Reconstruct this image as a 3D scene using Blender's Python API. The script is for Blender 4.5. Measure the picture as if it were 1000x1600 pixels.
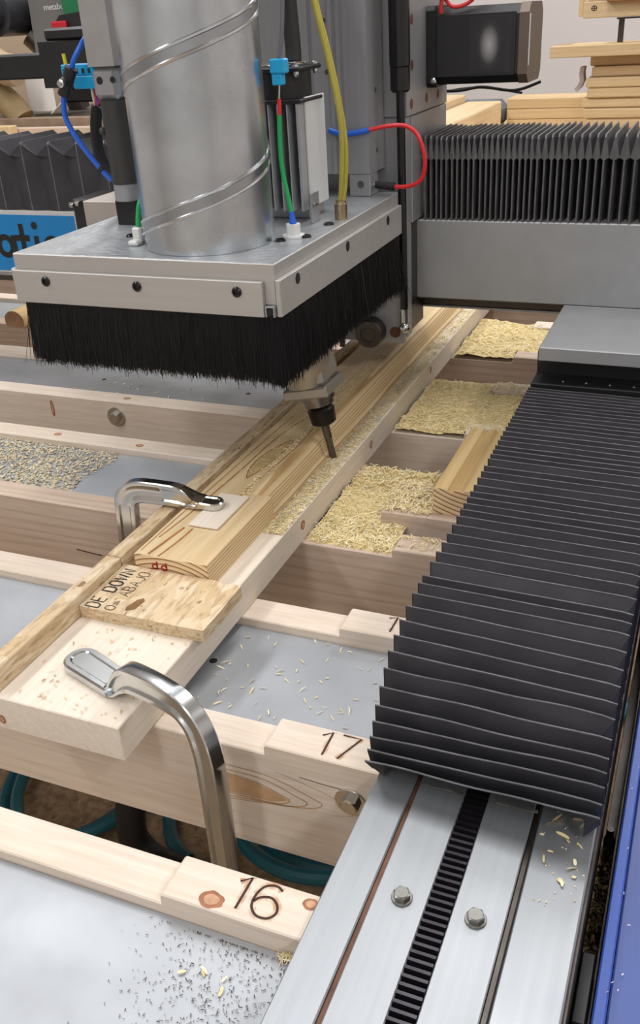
import bpy, bmesh, math, random
import numpy as np
from math import sin, cos, pi, radians, sqrt
from mathutils import Vector, Matrix, noise

for o in list(bpy.data.objects):
    bpy.data.objects.remove(o, do_unlink=True)
SC = bpy.context.scene
COL = SC.collection
random.seed(7)

# ------------------------------------------------------------ camera
YAW, PITCH, ROLL, FPX = 0.417629, 0.495557, 0.0630714, 1435.35
cam_d = bpy.data.cameras.new('camera'); cam = bpy.data.objects.new('camera', cam_d); COL.objects.link(cam)
fwd = Vector((-sin(YAW)*cos(PITCH), cos(YAW)*cos(PITCH), -sin(PITCH)))
rgt = Vector((cos(YAW), sin(YAW), 0)); dwn = fwd.cross(rgt)
r2 = rgt*cos(ROLL) + dwn*sin(ROLL); d2 = -rgt*sin(ROLL) + dwn*cos(ROLL)
M = Matrix((r2, -d2, -fwd)).transposed().to_4x4(); M.translation = Vector((0, 0, .567))
cam.matrix_world = M
cam_d.sensor_width = 36; cam_d.lens = FPX/1600*36; cam_d.clip_start = .01; cam_d.clip_end = 50
SC.camera = cam

# ------------------------------------------------------------ light and exposure
SC.view_settings.view_transform = 'Standard'; SC.view_settings.look = 'None'
SC.view_settings.gamma = 1; SC.view_settings.use_curve_mapping = False
SC.view_settings.exposure = 0.12
w = bpy.data.worlds.new('room_air'); SC.world = w; w.use_nodes = True
w.node_tree.nodes['Background'].inputs[0].default_value = (.9, .95, 1, 1)
w.node_tree.nodes['Background'].inputs[1].default_value = .25
CEIL = 2.3
LAMPS = [(-1.9, -.2, 24), (-.6, -1.7, 22), (-1.9, 1.6, 26), (-.3, 1.3, 20), (-2.2, 3.6, 22), (.2, 3.4, 30), (1.5, -.9, 30), (1.9, 2.2, 24)]  # second lamp, behind the camera, is added fill for the camera-facing metal
for (lx, ly, pw) in LAMPS:
    ld = bpy.data.lights.new('tube_light', 'AREA'); ld.shape = 'RECTANGLE'; ld.size = .32; ld.size_y = 1.2
    ld.energy = pw; ld.color = (.99, .99, 1.0)
    lo = bpy.data.objects.new('tube_light', ld); COL.objects.link(lo); lo.location = (lx, ly, CEIL-.1)

# ------------------------------------------------------------ mesh helpers
class MB:
    def __init__(s): s.v = []; s.f = []; s.m = []; s.sm = []
    def add(s, vs, fs, m=0, smooth=True):
        b = len(s.v); s.v += [tuple(p) for p in vs]
        for f in fs: s.f.append(tuple(b+i for i in f)); s.m.append(m); s.sm.append(smooth)
        return s
    def box(s, x0, y0, z0, x1, y1, z1, c=.0008, m=0):
        x0, x1 = min(x0, x1), max(x0, x1); y0, y1 = min(y0, y1), max(y0, y1); z0, z1 = min(z0, z1), max(z0, z1)
        c = min(c, (x1-x0)*.3, (y1-y0)*.3, (z1-z0)*.3)
        lo = (x0, y0, z0); hi = (x1, y1, z1); vs = []; idx = {}
        for sx in (0, 1):
            for sy in (0, 1):
                for sz in (0, 1):
                    sg = (sx, sy, sz)
                    for ax in range(3):
                        p = [0, 0, 0]
                        for k in range(3):
                            e = hi[k] if sg[k] else lo[k]
                            p[k] = e if k == ax else (e - c if sg[k] else e + c)
                        idx[(sg, ax)] = len(vs); vs.append(p)
        fs = []
        for ax in range(3):
            a, b = [(1, 2), (2, 0), (0, 1)][ax]
            for sd in (0, 1):
                q = []
                for (ua, ub) in ((0, 0), (1, 0), (1, 1), (0, 1)):
                    g = [0, 0, 0]; g[ax] = sd; g[a] = ua; g[b] = ub; q.append(idx[(tuple(g), ax)])
                fs.append(q if sd else q[::-1])
        for ax in range(3):
            a, b = [(1, 2), (2, 0), (0, 1)][ax]
            for ua in (0, 1):
                for ub in (0, 1):
                    g0 = [0, 0, 0]; g0[a] = ua; g0[b] = ub; g1 = list(g0); g1[ax] = 1
                    g0 = tuple(g0); g1 = tuple(g1)
                    q = [idx[(g0, a)], idx[(g1, a)], idx[(g1, b)], idx[(g0, b)]]
                    fs.append(q if (ua ^ ub) else q[::-1])
        for g in [(i, j, k) for i in (0, 1) for j in (0, 1) for k in (0, 1)]:
            q = [idx[(g, 0)], idx[(g, 1)], idx[(g, 2)]]
            fs.append(q if sum(g) % 2 else q[::-1])
        return s.add(vs, fs, m, False)
    def prism(s, prof, ax, a, b, m=0, smooth=False):
        n = len(prof); vs = []
        for t in (a, b):
            for (p, q) in prof:
                vs.append((t, p, q) if ax == 'x' else (p, t, q) if ax == 'y' else (p, q, t))
        fs = [(i, (i+1) % n, n+(i+1) % n, n+i) for i in range(n)] + [tuple(range(n))[::-1], tuple(range(n, 2*n))]
        return s.add(vs, fs, m, smooth)
    def cyl(s, p0, p1, r0, r1=None, seg=20, m=0, cap=True, a0=0):
        r1 = r0 if r1 is None else r1
        p0 = Vector(p0); p1 = Vector(p1); d = (p1-p0).normalized()
        u = d.orthogonal().normalized() if abs(d.z) < .9 else Vector((1, 0, 0)) - d*d.x
        u.normalize(); v = d.cross(u); vs = []
        for p, r in ((p0, r0), (p1, r1)):
            for i in range(seg):
                a = a0 + 2*pi*i/seg; vs.append(p + u*(r*cos(a)) + v*(r*sin(a)))
        fs = [(i, (i+1) % seg, seg+(i+1) % seg, seg+i) for i in range(seg)]
        s.add(vs, fs, m, seg > 8)
        if cap: s.add(vs, [tuple(range(seg))[::-1], tuple(range(seg, 2*seg))], m, False)
        return s
    def lathe(s, p0, d, prof, seg=24, m=0, a0=0, smooth=True):      # prof: (distance along d, radius)
        p0 = Vector(p0); d = Vector(d).normalized()
        for (a, ra), (b, rb) in zip(prof[:-1], prof[1:]):
            if abs(a-b) < 1e-9: b = a+1e-6
            s.cyl(p0+d*a, p0+d*b, ra, rb, seg, m, False, a0)
        ends = (prof[0], prof[-1])
        for (t, r), rev in zip(ends, (True, False)):
            if r > 1e-5: s.cyl(p0+d*t, p0+d*(t+(1e-5 if not rev else -1e-5)), r, r, seg, m, True, a0)
        return s
    def sphere(s, c, r, seg=14, rings=8, m=0):
        vs = []; fs = []; c = Vector(c)
        for j in range(rings+1):
            t = pi*j/rings
            for i in range(seg):
                a = 2*pi*i/seg; vs.append(c+Vector((r*sin(t)*cos(a), r*sin(t)*sin(a), r*cos(t))))
        for j in range(rings):
            for i in range(seg):
                fs.append((j*seg+i, (j+1)*seg+i, (j+1)*seg+(i+1) % seg, j*seg+(i+1) % seg))
        return s.add(vs, fs, m, True)
    def sweep(s, path, prof, m=0, up=(0, 0, 1), closed_prof=True, smooth=True, scales=None):
        P = [Vector(p) for p in path]; n = len(P); k = len(prof); vs = []
        T = [(P[min(i+1, n-1)]-P[max(i-1, 0)]).normalized() for i in range(n)]
        u = Vector(up); u = (u - T[0]*u.dot(T[0]))
        if u.length < 1e-4: u = T[0].orthogonal()
        u.normalize()
        for i in range(n):
            if i: u = (u - T[i]*u.dot(T[i])).normalized()
            r = T[i].cross(u); sc = scales[i] if scales else (1, 1)
            for (a, b) in prof: vs.append(P[i] + r*(a*sc[0]) + u*(b*sc[1]))
        fs = []
        for i in range(n-1):
            for j in range(k if closed_prof else k-1):
                fs.append((i*k+j, i*k+(j+1) % k, (i+1)*k+(j+1) % k, (i+1)*k+j))
        s.add(vs, fs, m, smooth)
        if closed_prof: s.add(vs, [tuple(range(k))[::-1], tuple(range((n-1)*k, n*k))], m, False)
        return s
    def tube(s, path, r, seg=8, m=0, n=0):
        if n: path = spline(path, n)
        return s.sweep(path, [(r*cos(2*pi*i/seg), r*sin(2*pi*i/seg)) for i in range(seg)], m)
    def stroke(s, pts, o, ux, uy, wd, lift=.0003, m=0):   # flat lettering stroke on a surface
        o = Vector(o); ux = Vector(ux); uy = Vector(uy); nz = ux.cross(uy)
        P = [Vector((p[0], p[1])) for p in pts]; L = []; R = []
        for i in range(len(P)):
            t = (P[min(i+1, len(P)-1)]-P[max(i-1, 0)]).normalized(); q = Vector((-t.y, t.x))*wd/2
            L.append(P[i]+q); R.append(P[i]-q)
        vs = [o+ux*a.x+uy*a.y+nz*lift for a in L+R]; n = len(P)
        return s.add(vs, [(i, n+i, n+i+1, i+1) for i in range(n-1)], m, False)

def spline(pts, n=6):
    P = [Vector(p) for p in pts]; out = []
    for i in range(len(P)-1):
        p0 = P[max(i-1, 0)]; p1 = P[i]; p2 = P[i+1]; p3 = P[min(i+2, len(P)-1)]
        for k in range(n):
            t = k/n
            out.append(.5*((2*p1)+(p2-p0)*t+(2*p0-5*p1+4*p2-p3)*t*t+(3*p1-p0-3*p2+p3)*t**3))
    out.append(P[-1]); return out

WL = {}
def link(name, mb, mats, parent=None, origin=None, kind=None, label=None, ang=35):
    vs = mb.v
    if parent is not None: o0 = WL[parent.name]
    elif origin is not None: o0 = Vector(origin)
    else:
        a = np.array(vs); o0 = Vector(((a[:, 0].min()+a[:, 0].max())/2, (a[:, 1].min()+a[:, 1].max())/2, a[:, 2].min()))
    me = bpy.data.meshes.new(name)
    me.from_pydata([(p[0]-o0.x, p[1]-o0.y, p[2]-o0.z) for p in vs], [], mb.f)
    if not isinstance(mats, (list, tuple)): mats = [mats]
    for k in mats: me.materials.append(k)
    me.polygons.foreach_set('material_index', mb.m); me.polygons.foreach_set('use_smooth', mb.sm)
    me.update()
    if any(mb.sm): me.set_sharp_from_angle(angle=radians(ang))
    ob = bpy.data.objects.new(name, me); COL.objects.link(ob)
    if parent is not None: ob.parent = parent; WL[ob.name] = o0
    else: ob.location = o0; WL[ob.name] = o0.copy()
    if kind: ob['kind'] = kind
    if label: ob['label'] = label
    return ob
def tag(o, label, cat, group=None, kind=None):
    o['label'] = label; o['category'] = cat
    if group: o['group'] = group
    o['kind'] = kind or 'thing'
    return o
def thing(name, label, cat, loc, group=None):
    o = bpy.data.objects.new(name, None); COL.objects.link(o); o.location = loc; o.empty_display_size = .02
    WL[o.name] = Vector(loc); return tag(o, label, cat, group)
def solo(name, mb, mats, label, cat, group=None, kind=None, origin=None):
    return tag(link(name, mb, mats, origin=origin), label, cat, group, kind)
def struct(name, mb, mats):
    return link(name, mb, mats, kind='structure')

# ------------------------------------------------------------ material helpers
def lin(h):
    if isinstance(h, str):
        c = [int(h[i:i+2], 16)/255 for i in (0, 2, 4)]
        c = [x/12.92 if x <= .04045 else ((x+.055)/1.055)**2.4 for x in c]
    else: c = h
    return (c[0], c[1], c[2], 1)
class NT:
    def __init__(s, name):
        s.mat = bpy.data.materials.new(name); s.mat.use_nodes = True; s.t = s.mat.node_tree
        s.b = s.t.nodes['Principled BSDF']
    def n(s, ty, **kw):
        x = s.t.nodes.new(ty)
        for k, v in kw.items():
            if k.startswith('i_'):
                key = k[2:]; key = int(key) if key.isdigit() else key.replace('_', ' ')
                x.inputs[key].default_value = v
            else: setattr(x, k, v)
        return x
    def l(s, a, b): s.t.links.new(a, b)
    def coord(s, scale=(1, 1, 1), rand=True):
        tc = s.n('ShaderNodeTexCoord'); mp = s.n('ShaderNodeMapping'); mp.inputs['Scale'].default_value = scale
        s.l(tc.outputs['Object'], mp.inputs['Vector'])
        if rand:
            oi = s.n('ShaderNodeObjectInfo'); mu = s.n('ShaderNodeMath', operation='MULTIPLY'); mu.inputs[1].default_value = 37.
            s.l(oi.outputs['Random'], mu.inputs[0])
            cx = s.n('ShaderNodeCombineXYZ')
            for i in range(3): s.l(mu.outputs[0], cx.inputs[i])
            s.l(cx.outputs[0], mp.inputs['Location'])
        return mp.outputs['Vector']
    def ramp(s, fac, stops):
        r = s.n('ShaderNodeValToRGB'); e = r.color_ramp.elements
        while len(e) < len(stops): e.new(.5)
        for k, (p, c) in zip(e, stops): k.position = p; k.color = lin(c)
        s.l(fac, r.inputs[0]); return r.outputs['Color']
    def mix(s, fac, a, b, mode='MIX'):
        m = s.n('ShaderNodeMix', data_type='RGBA', blend_type=mode)
        for sock, v in ((m.inputs[0], fac), (m.inputs[6], a), (m.inputs[7], b)):
            if hasattr(v, 'is_linked') or hasattr(v, 'links'): s.l(v, sock)
            else: sock.default_value = v if not isinstance(v, str) else lin(v)
        return m.outputs[2]
    def bump(s, h, strength=.2, dist=.001):
        b = s.n('ShaderNodeBump'); b.inputs['Strength'].default_value = strength; b.inputs['Distance'].default_value = dist
        s.l(h, b.inputs['Height']); s.l(b.outputs[0], s.b.inputs['Normal'])
def plain(name, col, rough=.5, metal=0, var=.0, vs=30, bump=0, spec=.5):
    t = NT(name); t.b.inputs['Roughness'].default_value = rough; t.b.inputs['Metallic'].default_value = metal
    t.b.inputs['Specular IOR Level'].default_value = spec
    c = lin(col); t.b.inputs['Base Color'].default_value = c
    if var:
        no = t.n('ShaderNodeTexNoise', i_Scale=vs, i_Detail=5.); t.l(t.coord(), no.inputs['Vector'])
        d = tuple(max(0, x*(1-var)) for x in c[:3]); u = tuple(min(1, x*(1+var)) for x in c[:3])
        t.l(t.ramp(no.outputs['Fac'], [(.3, d), (.7, u)]), t.b.inputs['Base Color'])
        if bump: t.bump(no.outputs['Fac'], bump)
    return t.mat
def wood(name, ax, base, dark, line=.35, streak=.5, rough=.6, fine=90, knots=None):
    """sawn softwood: broad streaks and growth rings drawn out along the axis ax"""
    t = NT(name); t.b.inputs['Roughness'].default_value = rough; t.b.inputs['Specular IOR Level'].default_value = .25
    sl = [1., 1., 1.]; k = 'xyz'.index(ax); sl[k] = .07
    v = t.coord(tuple(sl))
    n1 = t.n('ShaderNodeTexNoise', i_Scale=14., i_Detail=3., i_Distortion=.4); t.l(v, n1.inputs['Vector'])
    n2 = t.n('ShaderNodeTexNoise', i_Scale=float(fine*3), i_Detail=4.); t.l(v, n2.inputs['Vector'])
    wv = t.n('ShaderNodeTexWave', wave_type='RINGS', rings_direction=ax.upper(), i_Scale=float(fine)*.32, i_Distortion=9., i_Detail=2.)
    wv.inputs['Detail Scale'].default_value = .7
    t.l(v, wv.inputs['Vector'])
    c0 = t.ramp(n1.outputs['Fac'], [(.3, base), (.72, tuple(b*(1-streak)+d*streak for b, d in zip(lin(base)[:3], lin(dark)[:3])))])
    f = t.n('ShaderNodeMath', operation='POWER'); t.l(wv.outputs['Fac'], f.inputs[0]); f.inputs[1].default_value = 3.
    f2 = t.n('ShaderNodeMath', operation='MULTIPLY'); t.l(f.outputs[0], f2.inputs[0]); f2.inputs[1].default_value = line
    c1 = t.mix(f2.outputs[0], c0, lin(dark))
    c2 = t.mix(.16, c1, t.ramp(n2.outputs['Fac'], [(.35, tuple(x*.55 for x in lin(base)[:3])), (.65, (1, 1, 1))]), 'MULTIPLY')
    t.l(c2, t.b.inputs['Base Color']); t.bump(n2.outputs['Fac'], .12, .0006)
    return t.mat
def metal(name, col, rough=.4, metal=1., streak=None, var=.1, sc=20., rv=.12, dirt=0, bump=.0):
    t = NT(name); t.b.inputs['Metallic'].default_value = metal
    s = [1., 1., 1.]
    if streak: s['xyz'.index(streak)] = .03
    v = t.coord(tuple(s)); no = t.n('ShaderNodeTexNoise', i_Scale=sc*(6 if streak else 1), i_Detail=6.); t.l(v, no.inputs['Vector'])
    c = lin(col)[:3]
    cc = t.ramp(no.outputs['Fac'], [(.3, tuple(x*(1-var) for x in c)), (.7, tuple(min(1, x*(1+var)) for x in c))])
    v2 = t.coord((1, 1, 1)); n2 = t.n('ShaderNodeTexNoise', i_Scale=9., i_Detail=6.); t.l(v2, n2.inputs['Vector'])
    if dirt:
        cc = t.mix(t.ramp(n2.outputs['Fac'], [(.45, (0, 0, 0)), (.75, (dirt, dirt, dirt))]), cc, (c[0]*.45, c[1]*.44, c[2]*.43, 1))
    t.l(cc, t.b.inputs['Base Color'])
    mr = t.n('ShaderNodeMapRange'); mr.inputs['To Min'].default_value = max(.05, rough-rv); mr.inputs['To Max'].default_value = rough+rv
    t.l(n2.outputs['Fac'], mr.inputs['Value']); t.l(mr.outputs[0], t.b.inputs['Roughness'])
    if bump: t.bump(no.outputs['Fac'], bump, .0005)
    return t.mat
def osb(name):
    t = NT(name); t.b.inputs['Roughness'].default_value = .7; t.b.inputs['Specular IOR Level'].default_value = .2
    v = t.coord((1, .45, 3.2)); no = t.n('ShaderNodeTexNoise', i_Scale=9., i_Detail=2.); t.l(v, no.inputs['Vector'])
    ad = t.mix(.12, v, no.outputs['Color'])
    vo = t.n('ShaderNodeTexVoronoi', i_Scale=110.); t.l(ad, vo.inputs['Vector'])
    sp = t.n('ShaderNodeSeparateColor'); t.l(vo.outputs['Color'], sp.inputs[0])
    c = t.ramp(sp.outputs[0], [(0, 'c6ad88'), (.4, 'cfb896'), (.75, 'd5c0a0'), (1, 'dbcaae')])
    n2 = t.n('ShaderNodeTexNoise', i_Scale=220., i_Detail=3.); t.l(t.coord((1, .2, 1)), n2.inputs['Vector'])
    c = t.mix(.35, c, t.ramp(n2.outputs['Fac'], [(.36, '9a8060'), (.5, 'ffffff')]), 'MULTIPLY')
    # dark cracks between strands
    n3 = t.n('ShaderNodeTexNoise', i_Scale=120., i_Detail=2.); t.l(t.coord((1, .4, 4)), n3.inputs['Vector'])
    c = t.mix(t.ramp(n3.outputs['Fac'], [(.66, (0, 0, 0)), (.70, (.75, .75, .75))]), c, lin('6b4c2c'))
    t.l(c, t.b.inputs['Base Color']); t.bump(sp.outputs[0], .25, .001)
    return t.mat
def flake_mat(name, a, b, c):
    t = NT(name); t.b.inputs['Roughness'].default_value = .65; t.b.inputs['Specular IOR Level'].default_value = .2
    g = t.n('ShaderNodeNewGeometry'); t.l(t.ramp(g.outputs['Random Per Island'], [(0, a), (.5, b), (1, c)]), t.b.inputs['Base Color'])
    return t.mat

PINE_X = wood('pine_along_x', 'x', 'e5d9cb', 'cbaf93', .18, .32)
PINE_XD = wood('pine_warm_along_x', 'x', 'd8c6b5', 'aa8a70', .32, .42)
PINE_Y = wood('pine_along_y', 'y', 'e8ddcf', 'd6c2a8', .11, .28)
WORK = wood('knotty_pine_along_y', 'y', 'e0cca6', 'bf9a68', .26, .5, .5, 60)
LUMBER = wood('stacked_lumber', 'x', 'dcc49c', 'bf9d70', .2, .45)
LUMBER_Y = wood('stacked_lumber_along_y', 'y', 'e6d2ad', 'c9a87c', .3, .5)
PLYW = wood('end_grain', 'y', 'cfa273', 'a8764a', .4, .5)
OSB = osb('oriented_strand_board')
STEEL = metal('machined_steel', 'a2a6aa', .45, .7, 'y', .05, 25)
def swirl(m):
    nt = m.node_tree; L = nt.links; tc = nt.nodes.new('ShaderNodeTexCoord'); wv = nt.nodes.new('ShaderNodeTexWave')
    wv.wave_type = 'RINGS'; wv.rings_direction = 'Z'; wv.inputs['Scale'].default_value = 22.; wv.inputs['Distortion'].default_value = 7.; wv.inputs['Detail'].default_value = 3.; wv.inputs['Detail Scale'].default_value = 3.
    L.new(tc.outputs['Object'], wv.inputs['Vector']); bp = nt.nodes.new('ShaderNodeBump'); bp.inputs['Strength'].default_value = .35; bp.inputs['Distance'].default_value = .0008
    L.new(wv.outputs['Fac'], bp.inputs['Height']); L.new(bp.outputs[0], nt.nodes['Principled BSDF'].inputs['Normal'])
SLAB = metal('milled_aluminium', 'aaaeb3', .5, .55, None, .08, 12, .12, .35)
PLATE = metal('brushed_aluminium', 'b9b6b2', .45, .45, 'x', .04, 22)
PLATE_TOP = metal('scuffed_aluminium', 'c2c6ca', .36, .7, None, .14, 26, .16, .5)
swirl(PLATE_TOP)
GANTRY = metal('grey_gantry_paint', 'a3a5a7', .5, .35, None, .05, 30, .1, .2)
ALU = metal('anodised_aluminium', '9d9ea1', .45, .4, 'z', .04, 30)
FIN = metal('heat_sink_aluminium', 'b4b5b8', .45, .25, 'z', .05, 30)
GALV = metal('galvanised_sheet', 'bfc5c9', .27, .95, None, .16, 16, .1, .55)
ZINC = metal('zinc_plated_steel', 'cdd2d4', .22, 1., None, .07, 40, .08)
CHROME = metal('polished_steel', 'd0d0cc', .18, 1., None, .05, 40, .05)
BOLT = metal('bolt_steel', '83827e', .38, 1., None, .15, 80, .1)
DARKSTEEL = metal('oiled_dark_steel', '55504c', .4, .9, None, .2, 40)
RUST = plain('rusty_brown_steel', '6b4a3a', .55, .5, .3, 60)
SPIN = metal('spindle_casting', 'b1aca4', .42, .8, None, .06, 18)
BELLOW = plain('black_bellows_vinyl', '3a393d', .55, 0, .22, 22, .15, .3)
BELLOW_G = plain('dusty_bellows_vinyl', '565657', .45, 0, .25, 24, .15, .6)
BEDGE = plain('worn_bellows_edge', '5e5d61', .5, 0, .3, 60)
BLACK = plain('black_plastic', '1c1c1e', .45, 0, .2, 20)
BLACKG = plain('glossy_black', '121214', .25)
RUBBER = plain('black_rubber', '161616', .6)
CHAR = plain('charcoal_anodised', '403f3e', .5, .3, .08, 20)
BRISTLE = plain('black_nylon_bristle', '060607', .4, 0, 0, 0, 0, .35)
BLUE = plain('blue_enamel', '3d5291', .4, 0, .12, 5)
SIGN = plain('blue_sign_panel', '0a7cbd', .4)
SIGNW = plain('pale_sign_margin', 'c4c4c4', .5)
INK = plain('black_ink', '15140f', .6)
INK2 = plain('faded_black_ink', '4a3f2c', .7)
RED = plain('red_marker', 'b01626', .5)
BURN = plain('burnt_line', '3a1a08', .7)
HOSE = plain('teal_rubber_hose', '14616e', .4, 0, .15, 20)
WBLUE = plain('blue_cable', '1f63d0', .35)
TERM = plain('blue_terminal', '1ba6de', .4)
WGREEN = plain('green_cable', '16a355', .4)
WRED = plain('red_cable', 'd2242a', .4)
WHITE = plain('white_plastic', 'd8dad8', .45)
TAPE = plain('white_foam_tape', 'd5d8d8', .6, 0, .04, 12)
WGREY = plain('grey_cable', '6a6a72', .45)
YEL = plain('yellow_green_tubing', 'b3a848', .22, 0, .1, 10)
BRASS = metal('nickel_fitting', 'a8977a', .3, 1.)
TAN = plain('tan_canvas', 'a89478', .8, 0, .15, 8)
GREEN = plain('dark_green_housing', '1c6b45', .4)
TOOLG = plain('tool_grey', '6d6b68', .5, 0, .1, 8)
PAPER = plain('white_paper', 'dedad6', .7)
SHAV = flake_mat('wood_shavings', 'd9c286', 'ead9a6', 'f3e9c8')
SHAVB = flake_mat('brown_chips', '2c241a', '5d4a30', '8d7448')
DUSTC = flake_mat('steel_swarf', '3d3a38', '57514c', '2a2523')
GRAYW = plain('wall_paint', 'd9d5d4', .8, 0, .02, 3)
TANW = plain('tan_wall_board', 'b8a692', .8, 0, .08, 4)

# scorch halo beside burnt numerals: a brown stain that fades outwards
def scorch():
    t = NT('scorched_wood'); t.b.inputs['Roughness'].default_value = .7
    t.b.inputs['Base Color'].default_value = lin('c98a3c')
    no = t.n('ShaderNodeTexNoise', i_Scale=120., i_Detail=2.); t.l(t.coord(), no.inputs['Vector'])
    t.l(t.ramp(no.outputs['Fac'], [(.40, (0, 0, 0)), (.72, (.5, .5, .5))]), t.b.inputs['Alpha'])
    return t.mat
SCORCH = scorch()

# ------------------------------------------------------------ the room
FL = -.62
RX0, RX1, RY0, RY1 = -4.2, 3.0, -2.4, 4.9
def floor_mat():
    t = NT('dusty_concrete'); t.b.inputs['Roughness'].default_value = .8
    n1 = t.n('ShaderNodeTexNoise', i_Scale=7., i_Detail=6.); t.l(t.coord((1, 1, 1), False), n1.inputs['Vector'])
    n2 = t.n('ShaderNodeTexNoise', i_Scale=70., i_Detail=4.); t.l(t.coord((1, 1, 1), False), n2.inputs['Vector'])
    c = t.ramp(n1.outputs['Fac'], [(.3, '9a7f63'), (.7, 'c4a986')])
    c = t.mix(.5, c, t.ramp(n2.outputs['Fac'], [(.35, '7a6048'), (.6, 'ffffff')]), 'MULTIPLY')
    t.l(c, t.b.inputs['Base Color']); return t.mat
struct('floor', MB().box(RX0, RY0, FL-.1, RX1, RY1, FL, 0), floor_mat())
struct('ceiling', MB().box(RX0, RY0, CEIL, RX1, RY1, CEIL+.1, 0), plain('ceiling_white', 'd6d6d4', .9))
struct('wall_back', MB().box(RX0, RY1, FL, RX1, RY1+.1, CEIL, 0), GRAYW)
struct('wall_front', MB().box(RX0, RY0-.1, FL, RX1, RY0, CEIL, 0), plain('far_wall_paint', 'd6d6d6', .85))
struct('wall_left', MB().box(RX0-.1, RY0, FL, RX0, RY1, CEIL, 0), GRAYW)
struct('wall_right', MB().box(RX1, RY0, FL, RX1+.1, RY1, CEIL, 0), GRAYW)
_px = ['front left', 'front middle, added as fill', 'middle left', 'centre', 'back left', 'back right', 'right side', 'far right']
for (lx, ly, pw), nm in zip(LAMPS, _px):
    t = thing('ceiling_lamp', 'white strip lamp housing on ceiling at the %s' % nm, 'lamp', (lx, ly, CEIL), 'ceiling strip lamps')
    link('lamp_housing', MB().box(lx-.2, ly-.65, CEIL-.09, lx+.2, ly+.65, CEIL-.001, .01), WHITE, t)

# ------------------------------------------------------------ machine bed: paired timber beams and metal slabs
XL, XR = -2.05, -.1966
PER = .348; F0 = .532; TH = .038; ZB = -.119
SLABZ = -.010
beam_names = {}
def bed_beam(y, num, label, xl=XL, m=PINE_X, step=-.304):
    b = MB()
    prof = lambda x0, x1, z: b.box(x0, y, ZB, x1, y+TH, z, .0012)
    t = thing('bed_beam', label, 'beam', (-1.0, y+TH/2, ZB), 'timber bed beams')
    z1 = .0105
    # one sawn timber with a milled lower top on the left and a full-height end on the right
    p = [(xl, ZB), (XR, ZB), (XR, z1), (step+.002, z1), (step, z1-.002), (step, 0), (xl, 0)]
    q = MB(); c = .0012
    vs = []
    for yy, ins in ((y, c), (y+c, 0), (y+TH-c, 0), (y+TH, c)):
        for (px_, pz_) in p:
            vs.append((px_, yy, pz_-ins if pz_ > ZB+.01 else pz_+ins))
    n = len(p); fs = [tuple(range(n)), tuple(range(3*n, 4*n))[::-1]]
    for k in range(3):
        for i in range(n):
            fs.append((k*n+i, (k+1)*n+i, (k+1)*n+(i+1) % n, k*n+(i+1) % n))
    fs = [f[::-1] for f in fs]
    q.add(vs, fs, 0, False)
    link('timber', q, m, t)
    return t
row = ['third', 'second', 'first']
B = {}
labs = {
 -1.0: 'pale timber beam hidden nearest the camera in front of the numbered ones',
 15.5: 'pale timber bed beam burnt with number 16 at its right end',
 0.0: 'pale timber bed beam burnt with number 17 under the front clamp',
 0.5: 'timber bed beam just behind the grey slab, burnt 1 half hidden by bellows',
 1.0: 'timber bed beam with dark grain face behind the rear clamp gap',
 1.5: 'timber bed beam behind the scattered-chip slab, carrying the striped moulding offcut',
 2.0: 'timber bed beam with a steel bolt in its face left of the board',
 2.5: 'timber bed beam under the brush skirt before the second shavings pocket gap',
 3.0: 'timber bed beam with brown shaded face in front of the far shavings pocket',
 3.5: 'timber bed beam at the back edge of the far shavings pocket',
 4.0: 'timber bed beam almost hidden below the grey gantry',
 4.5: 'timber bed beam beyond the gantry, next to the last',
}
def by(k):       # k = pair index; .0 front of slab pair, .5 back of the slab
    kk = math.floor(k); return F0+PER*kk + (0 if k == kk else .1826)
B[16] = bed_beam(by(-.5), 16, labs[15.5], step=-.3096)
B[17] = bed_beam(by(0), 17, labs[0.0])
B[18] = bed_beam(by(.5), 18, labs[0.5])
B[19] = bed_beam(by(1), 19, labs[1.0], m=PINE_XD, step=-.301)
B[20] = bed_beam(by(1.5), 20, labs[1.5], step=-.300)
B[21] = bed_beam(by(2), 21, labs[2.0])
B[22] = bed_beam(by(2.5), 22, labs[2.5])
B[23] = bed_beam(by(3), 23, labs[3.0], m=PINE_XD)
B[24] = bed_beam(by(3.5), 24, labs[3.5])
B[25] = bed_beam(by(4), 25, labs[4.0], m=PINE_XD)
B[26] = bed_beam(by(4.5), 26, labs[4.5])
B[15] = bed_beam(by(-1), 15, labs[-1.0])
slabl = ['grey metal bed slab nearest the camera with dark swarf at its corner', 'grey metal bed slab between beams 17 and the next, beside the board',
         'grey metal bed slab half strewn with chips left of the rear clamp', 'grey metal bed slab below the black brush skirt',
         'grey metal bed slab at far left below the blue sign', 'grey metal bed slab hidden beyond the gantry']
for k in range(-1, 5):
    y0 = by(k)+TH+.0004; y1 = by(k+.5)-.0004
    b = MB().box(XL, y0, SLABZ-.006, XR, y1, SLABZ, .0006)
    b.box(XL, y0, SLABZ-.06, XR, y0+.006, SLABZ-.0062, .0004).box(XL, y1-.006, SLABZ-.06, XR, y1, SLABZ-.0062, .0004)
    t = thing('bed_slab', slabl[k+1], 'slab', (-1, (y0+y1)/2, SLABZ-.06), 'metal bed slabs')
    link('channel', b, SLAB, t)
    hs = MB()
    for hx in (-.4175, -.719, -1.02, -1.32):
        hs.cyl((hx, y0+.077, SLABZ-.0004), (hx, y0+.077, SLABZ+.0002), .0042, seg=12)
    link('screw_hole', hs, RUBBER, t)
# left machine rail far off, closing the bed
solo('side_rail', MB().box(XL-.12, .1, -.2, XL-.001, 2.6, .017, .002), STEEL, 'long steel side rail at the far left end of the bed', 'rail')
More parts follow.
